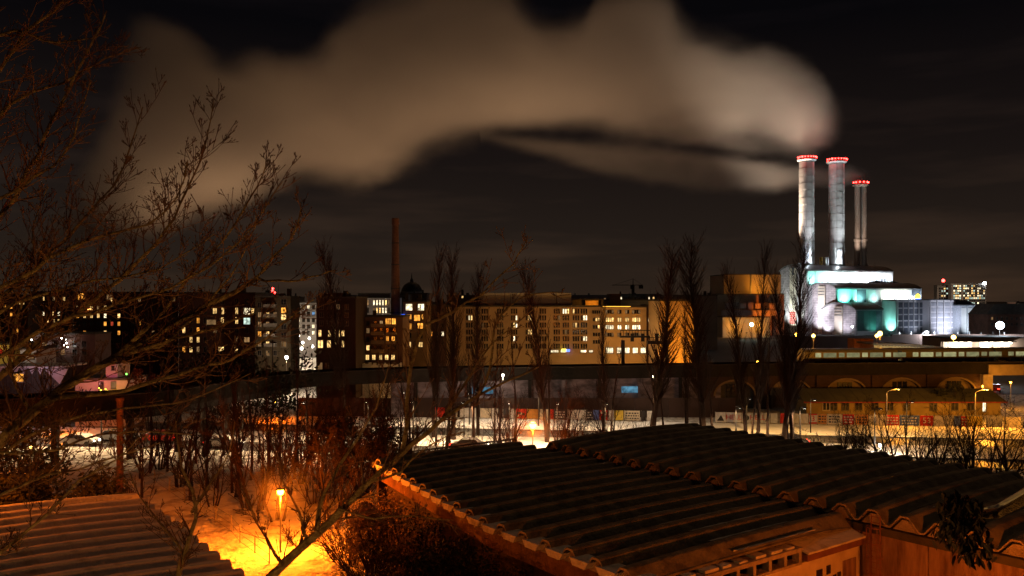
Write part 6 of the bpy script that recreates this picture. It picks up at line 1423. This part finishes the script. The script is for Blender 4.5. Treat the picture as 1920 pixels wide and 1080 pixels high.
# ---------------------------------------------------------------- the big tree in front
def limb(br, tw, bd, path, r0, r1, rn, dens=3.2, tl=(.5, 1.5), start=.0, sub=2, flat=1.0):
    pts3 = [P(*p) for p in path]; fine = []
    for i in range(len(pts3)-1):
        a, b, c, d = pts3[max(0, i-1)], pts3[i], pts3[i+1], pts3[min(len(pts3)-1, i+2)]
        n = max(2, int((c-b).length/.22))
        for k in range(n): fine.append(Vector(cr(a, b, c, d, k/n))+Vector((rn.gauss(0, .010), rn.gauss(0, .012), rn.gauss(0, .010))))
    fine.append(pts3[-1]); m = len(fine)
    rads = [(r0+(r1-r0)*(i/(m-1))**.8)*rn.uniform(.93, 1.08) for i in range(m)]
    br.chain(fine, rads, 8)
    tot = sum((fine[i+1]-fine[i]).length for i in range(m-1)); k = int(tot*dens*1.75)
    for c in range(k):
        t = start+(1-start)*(c+rn.random())/k; i = min(m-2, int(t*(m-1))); pp = fine[i]; d = (fine[i+1]-fine[i]).normalized()
        ang = R(rn.uniform(28, 58)); pe = perp(d, rn); pe.y *= flat; pe.z += .35; pe.normalize()
        nd = (d*math.cos(ang)+pe*math.sin(ang)).normalized()
        twig(tw, bd, pp, nd, rn.uniform(*tl)*(1.1-.5*t), min(rads[i]*.5, .017), sub, rn)
def twig(tw, bd, p, d, L, r, lvl, rn):
    n = max(3, int(L/.10)); pts = [p]; q = p; dd = d; dirs = [d]
    for i in range(n):
        dd = (dd+perp(dd, rn)*.13+Vector((0, 0, .055))).normalized(); q = q+dd*(L/n); pts.append(q); dirs.append(dd)
    rr = [r*(1-.72*i/n) for i in range(n+1)]; rr = [max(x, .0040) for x in rr]
    tw.chain(pts, rr, 3)
    bud(bd, q, dd, rn, .036)
    if lvl <= 0:
        for k in range(rn.randint(0, 2)):
            i = rn.randint(1, n-1); pe = perp(dirs[i], rn); nd = (dirs[i]*.6+pe*.6+Vector((0, 0, .3))).normalized(); e = pts[i]+nd*.045; tw.chain([pts[i], e], [.004, .004], 3); bud(bd, e, (nd+Vector((0, 0, .5))).normalized(), rn, .028)
        return
    k = max(2, int(L*rn.uniform(5.0, 7.5)))
    for c in range(k):
        t = .12+.88*(c+rn.random())/k; i = min(n-1, int(t*n)); pe = perp(dirs[i], rn); a = R(rn.uniform(30, 60))
        nd = (dirs[i]*math.cos(a)+pe*math.sin(a)+Vector((0, 0, .28))).normalized()
        twig(tw, bd, pts[i], nd, L*rn.uniform(.25, .62)*(1.15-.5*t), rr[i]*.7, lvl-1, rn)
def bud(bd, p, d, rn, s):
    a = d.orthogonal().normalized(); c = d.cross(a); b = len(bd.v)
    bd.v.append(tuple(p)); 
    for k in range(3):
        t = 2*math.pi*k/3; q = p+d*s*.45+a*(s*.26*math.cos(t))+c*(s*.26*math.sin(t)); bd.v.append((q.x, q.y, q.z))
    q = p+d*s*1.25; bd.v.append((q.x, q.y, q.z))
    for k in range(3):
        j = (k+1) % 3; bd.f.append((b, b+1+j, b+1+k)); bd.f.append((b+4, b+1+k, b+1+j))
def big_tree(label, limbs, trunk, seed):
    rn = random.Random(seed); t = empty('bare_tree', (0, 0, 0), 0, label, 'tree'); 
    b0 = trunk[0]; t.location = (b0[0].x, b0[0].y, 0); off = -t.location
    T = Br(); T.chain([p for p in trunk[0]], trunk[1], 12); o = put('trunk', T.mesh('trunk', BARKF), t, off)
    tw, bd = Br(), Br()
    for (path, r0, r1, dn, tl, st) in limbs:
        br = Br(); limb(br, tw, bd, path, r0, r1, rn, dn, tl, st); put('branch', br.mesh('branch', BARKF), t, off)
    put('crown', tw.mesh('twigs', mat('twig_bark', (.15, .062, .026), col2=(.055, .022, .012), scale=9)), t, off, kind='stuff'); put('buds', bd.mesh('buds', BUDM), t, off, kind='stuff')
    return t
A1 = [
 ([(-140, 1010, 12.6), (0, 830, 12.3), (88, 752, 12.1), (160, 702, 12), (244, 655, 11.8), (330, 606, 11.6), (389, 574, 11.5), (440, 548, 11.3), (480, 524, 11.2)], .12, .028, 3.0, (.4, 1.1), .25),
 ([(480, 524, 11.2), (510, 480, 11.1), (545, 450, 11.0), (560, 410, 10.9), (564, 378, 10.8)], .024, .006, 4.5, (.25, .7), 0),
 ([(480, 524, 11.2), (520, 527, 11.1), (560, 526, 11), (600, 515, 10.9), (632, 507, 10.8)], .020, .006, 2.2, (.2, .6), .1),
 ([(100, 748, 11.6), (170, 741, 11.5), (233, 731, 11.4), (300, 712, 11.3), (360, 692, 11.2), (415, 680, 11.1), (450, 664, 11), (500, 635, 10.9), (548, 590, 10.8), (590, 560, 10.7)], .038, .008, 3.0, (.35, .95), .25),
 ([(230, 660, 11.6), (270, 655, 11.5), (330, 632, 11.3), (380, 622, 11.2), (430, 602, 11.1), (475, 588, 11)], .030, .010, 3.0, (.3, .8), 0),
 ([(230, 655, 11.8), (262, 628, 11.6), (290, 600, 11.5), (325, 562, 11.4), (350, 520, 11.2), (400, 470, 11.1), (440, 425, 11), (470, 370, 10.9), (492, 330, 10.8), (500, 306, 10.7)], .032, .006, 4.4, (.3, .9), .1),
 ([(-60, 760, 12.4), (30, 680, 12.2), (110, 610, 12), (200, 545, 11.8), (270, 480, 11.6), (325, 410, 11.4), (360, 330, 11.2), (385, 270, 11.1), (401, 190, 11)], .055, .006, 4.4, (.35, 1.1), .15),
 ([(-80, 640, 12.0), (0, 560, 11.8), (80, 490, 11.6), (150, 420, 11.4), (210, 350, 11.2), (245, 280, 11.1), (268, 200, 11)], .050, .006, 4.6, (.35, 1.1), .1),
 ([(-60, 470, 12.0), (20, 380, 11.8), (70, 290, 11.6), (110, 200, 11.5), (160, 110, 11.4), (200, 20, 11.3)], .045, .008, 4.4, (.35, 1.1), .05),
 ([(-60, 300, 12.4), (0, 215, 12.2), (60, 172, 12), (120, 155, 11.9), (200, 110, 11.8), (265, 88, 11.7)], .035, .006, 3.6, (.3, .8), .1),
 ([(-70, 180, 11.6), (0, 130, 11.6), (50, 60, 11.5), (100, 20, 11.4), (140, -30, 11.3)], .035, .008, 4.0, (.35, 1.0), .1),
 ([(-60, 560, 11.0), (40, 520, 11), (120, 470, 10.9), (200, 440, 10.8), (280, 420, 10.7), (330, 370, 10.6), (352, 300, 10.5)], .034, .006, 4.4, (.3, .9), .1),
 ([(-60, 700, 11), (40, 640, 11), (110, 600, 10.9), (170, 590, 10.8), (250, 560, 10.7), (320, 540, 10.6), (420, 480, 10.5), (470, 430, 10.4), (530, 340, 10.3)], .034, .006, 4.2, (.3, .9), .1),
 ([(0, 850, 11.6), (90, 800, 11.5), (200, 770, 11.4), (290, 760, 11.3), (380, 742, 11.2), (470, 700, 11.1)], .022, .006, 3.0, (.3, .8), .1),
 ([(-60, 400, 11.4), (40, 350, 11.3), (120, 290, 11.2), (150, 220, 11.1), (170, 150, 11)], .028, .006, 4.4, (.3, .9), .1),
 ([(-60, 620, 11.2), (30, 570, 11.1), (120, 540, 11), (210, 520, 10.9), (300, 505, 10.8), (400, 440, 10.7)], .028, .006, 4.0, (.3, .9), .1),
 ([(-60, 90, 11.8), (30, 60, 11.7), (110, 80, 11.6), (200, 60, 11.5)], .028, .006, 3.6, (.3, .8), .1),
 ([(244, 655, 11.8), (300, 650, 11.6), (370, 590, 11.5), (430, 520, 11.4), (470, 450, 11.3), (480, 400, 11.2)], .026, .006, 3.6, (.3, .8), .1),
 ([(60, 770, 12.2), (20, 700, 12.1), (30, 600, 12), (60, 520, 11.9), (60, 430, 11.8), (90, 350, 11.7)], .030, .006, 4.4, (.3, .9), .1),
 ([(-80, 1100, 10.5), (20, 1020, 10.4), (90, 965, 10.3), (150, 900, 10.2), (220, 860, 10.1), (260, 820, 10)], .030, .006, 4.6, (.3, .8), .1),
 ([(-60, 960, 10.8), (60, 900, 10.7), (150, 880, 10.6), (240, 850, 10.5), (300, 830, 10.4)], .026, .006, 4.4, (.3, .8), .1),
 ([(-60, 840, 10.8), (40, 850, 10.7), (110, 842, 10.6), (190, 815, 10.5), (280, 812, 10.4), (360, 815, 10.3)], .026, .006, 3.4, (.3, .7), .1),
]
tkA = [Vector((-11.8, 13.5, -.3)), Vector((-11.5, 13.4, 5)), Vector((-10.6, 13.1, 9.5)), P(-260, 1150, 12.8), P(-140, 1010, 12.6)]
big_tree('big bare tree reaching in from the side, ochre limbs fanning up across the night sky', A1, (tkA, [.36, .30, .24, .17, .12]), 11)
# further forks of the same trunk out of sight meet the limbs that enter at the edge
A2 = [
 ([(470, 1130, 12.1), (512, 1078, 12), (560, 1032, 11.9), (620, 975, 11.8), (680, 915, 11.7), (740, 862, 11.6), (800, 812, 11.5), (860, 762, 11.4), (920, 727, 11.3), (1010, 688, 11.1)], .085, .008, 2.6, (.35, 1.0), .2),
 ([(596, 998, 11.8), (600, 950, 11.7), (622, 900, 11.6), (655, 850, 11.5), (690, 790, 11.4), (715, 740, 11.3), (730, 680, 11.2)], .036, .006, 3.0, (.3, .8), .1),
 ([(752, 852, 11.6), (762, 790, 11.5), (766, 720, 11.4), (778, 665, 11.3), (800, 610, 11.2), (850, 585, 11.1), (900, 552, 11), (945, 512, 10.9), (972, 480, 10.8), (986, 452, 10.7)], .034, .005, 2.6, (.25, .8), .1),
 ([(900, 738, 11.3), (918, 690, 11.2), (926, 640, 11.1), (932, 600, 11), (960, 570, 10.9), (1005, 552, 10.8), (1056, 548, 10.7)], .020, .005, 2.6, (.2, .6), .1),
 ([(830, 788, 11.5), (862, 735, 11.4), (900, 675, 11.3), (950, 620, 11.2), (1000, 580, 11.1)], .022, .005, 2.6, (.2, .6), .1),
 ([(530, 1062, 12), (500, 1010, 12), (470, 960, 12), (450, 900, 12)], .026, .006, 4, (.25, .7), .1),
 ([(575, 1020, 11.9), (560, 960, 11.9), (530, 900, 11.9), (520, 850, 11.9)], .024, .006, 4, (.25, .7), .1),
 ([(690, 905, 11.7), (750, 885, 11.6), (800, 838, 11.5), (870, 810, 11.4)], .020, .005, 3.2, (.2, .6), .1),
 ([(640, 955, 11.7), (700, 972, 11.6), (780, 965, 11.5), (850, 975, 11.4)], .018, .005, 3.0, (.2, .6), .1),
]
tkB = [Vector((-6.2, 12.6, -.3)), Vector((-5.6, 12.5, 5)), Vector((-4.6, 12.3, 10)), P(440, 1200, 12.15), P(470, 1130, 12.1)]
big_tree('younger bare tree rising from below, its leaning trunk crossing the orange snow', A2, (tkB, [.24, .19, .13, .10, .085]), 12)
A3 = [
 ([(335, 1120, 14.1), (335, 1075, 14), (358, 1003, 13.9), (368, 945, 13.8), (350, 900, 13.7), (335, 850, 13.6), (330, 790, 13.5)], .060, .010, 4.0, (.3, .9), .1),
 ([(360, 960, 13.8), (400, 900, 13.7), (430, 850, 13.6), (440, 790, 13.5)], .026, .006, 4.0, (.3, .8), .1),
 ([(345, 1040, 14), (300, 980, 13.9), (262, 930, 13.8), (240, 880, 13.7)], .024, .006, 4.0, (.3, .8), .1)]
big_tree('thin dark tree standing before the end of the snowy left roof', A3, ([Vector((-5.8, 14.6, -.3)), Vector((-5.6, 14.4, 7)), P(335, 1120, 14.1)], [.14, .11, .06]), 13)
# broken limb with hanging withered leaves, close to the viewer at right
t = empty('broken_branch', P(1830, 985, 7.5), 0, 'snow-edged broken branch ending in a dark clump of withered leaves, over the higher roof', 'branch')
o = Vector(t.location); rn = random.Random(5)
br = Br(); br.chain([P(*q)-o for q in ((2100, 850, 7.2), (1980, 900, 7.3), (1905, 945, 7.4), (1870, 965, 7.45), (1838, 968, 7.5), (1815, 990, 7.5))], [.07, .055, .045, .036, .028, .02], 8); put('limb', br.mesh('limb', BARKF), t)
br = Br(); br.chain([P(*q)-o+Vector((0, 0, .036)) for q in ((2050, 868, 7.24), (1980, 893, 7.3), (1905, 938, 7.4), (1870, 957, 7.45), (1838, 962, 7.5))], [.03, .028, .024, .018, .006], 6); put('snow_cover', br.mesh('snow_cover', SNOW), t)
br = Br()
for k in range(14):
    a = P(rn.uniform(1775, 1850), rn.uniform(950, 985), 7.5)-o; b_ = a+Vector((rn.uniform(-.14, .1), rn.uniform(-.1, .1), rn.uniform(-.35, .05))); br.chain([Vector((rn.uniform(-.05, .05), 0, 0)), a, b_], [.012, .008, .004], 4)
put('twigs', br.mesh('twigs', BARKR), t, kind='stuff')
v = []; f = []
def wl(c, s):
    a = Vector((rn.gauss(0, .5), rn.gauss(0, .5), -1)).normalized(); b_ = perp(a, rn); n_ = a.cross(b_); k = len(v)
    for (u, w, h) in ((-1, 0, 0), (-.4, .38, .12), (.5, .30, .1), (1.1, 0, -.1), (.5, -.3, .14), (-.4, -.38, .08), (0, 0, -.06)): v.append(tuple(c+a*s*u+b_*s*w+n_*s*h))
    for i in range(6): f.append((k+6, k+i, k+(i+1) % 6))
for (cx, cy, sx_, sy_, n_) in ((1790, 950, 22, 22, 110), (1785, 1000, 26, 30, 90), (1815, 1030, 20, 26, 70), (1838, 990, 12, 40, 40), (1850, 1040, 14, 20, 24), (1822, 950, 18, 16, 40)):
    for q in range(n_): wl(P(cx+rn.gauss(0, sx_*.55), cy+rn.gauss(0, sy_*.5), 7.5+rn.gauss(0, .07))-o, rn.uniform(.035, .06))
me = bpy.data.meshes.new('withered_leaves'); me.from_pydata(v, [], f); me.materials.append(LEAFD); me.update(); put('withered_leaves', me, t, kind='stuff')

mist('ball of faint mist giving the path lamp its halo', (-16.2, 59.7, PZ(921, 59.7)-.2), 3.4, .014)
mist('ball of faint mist giving the second lamp its halo', (PX(999, 91), 91, PZ(797, 91)-.2), 3.4, .022)
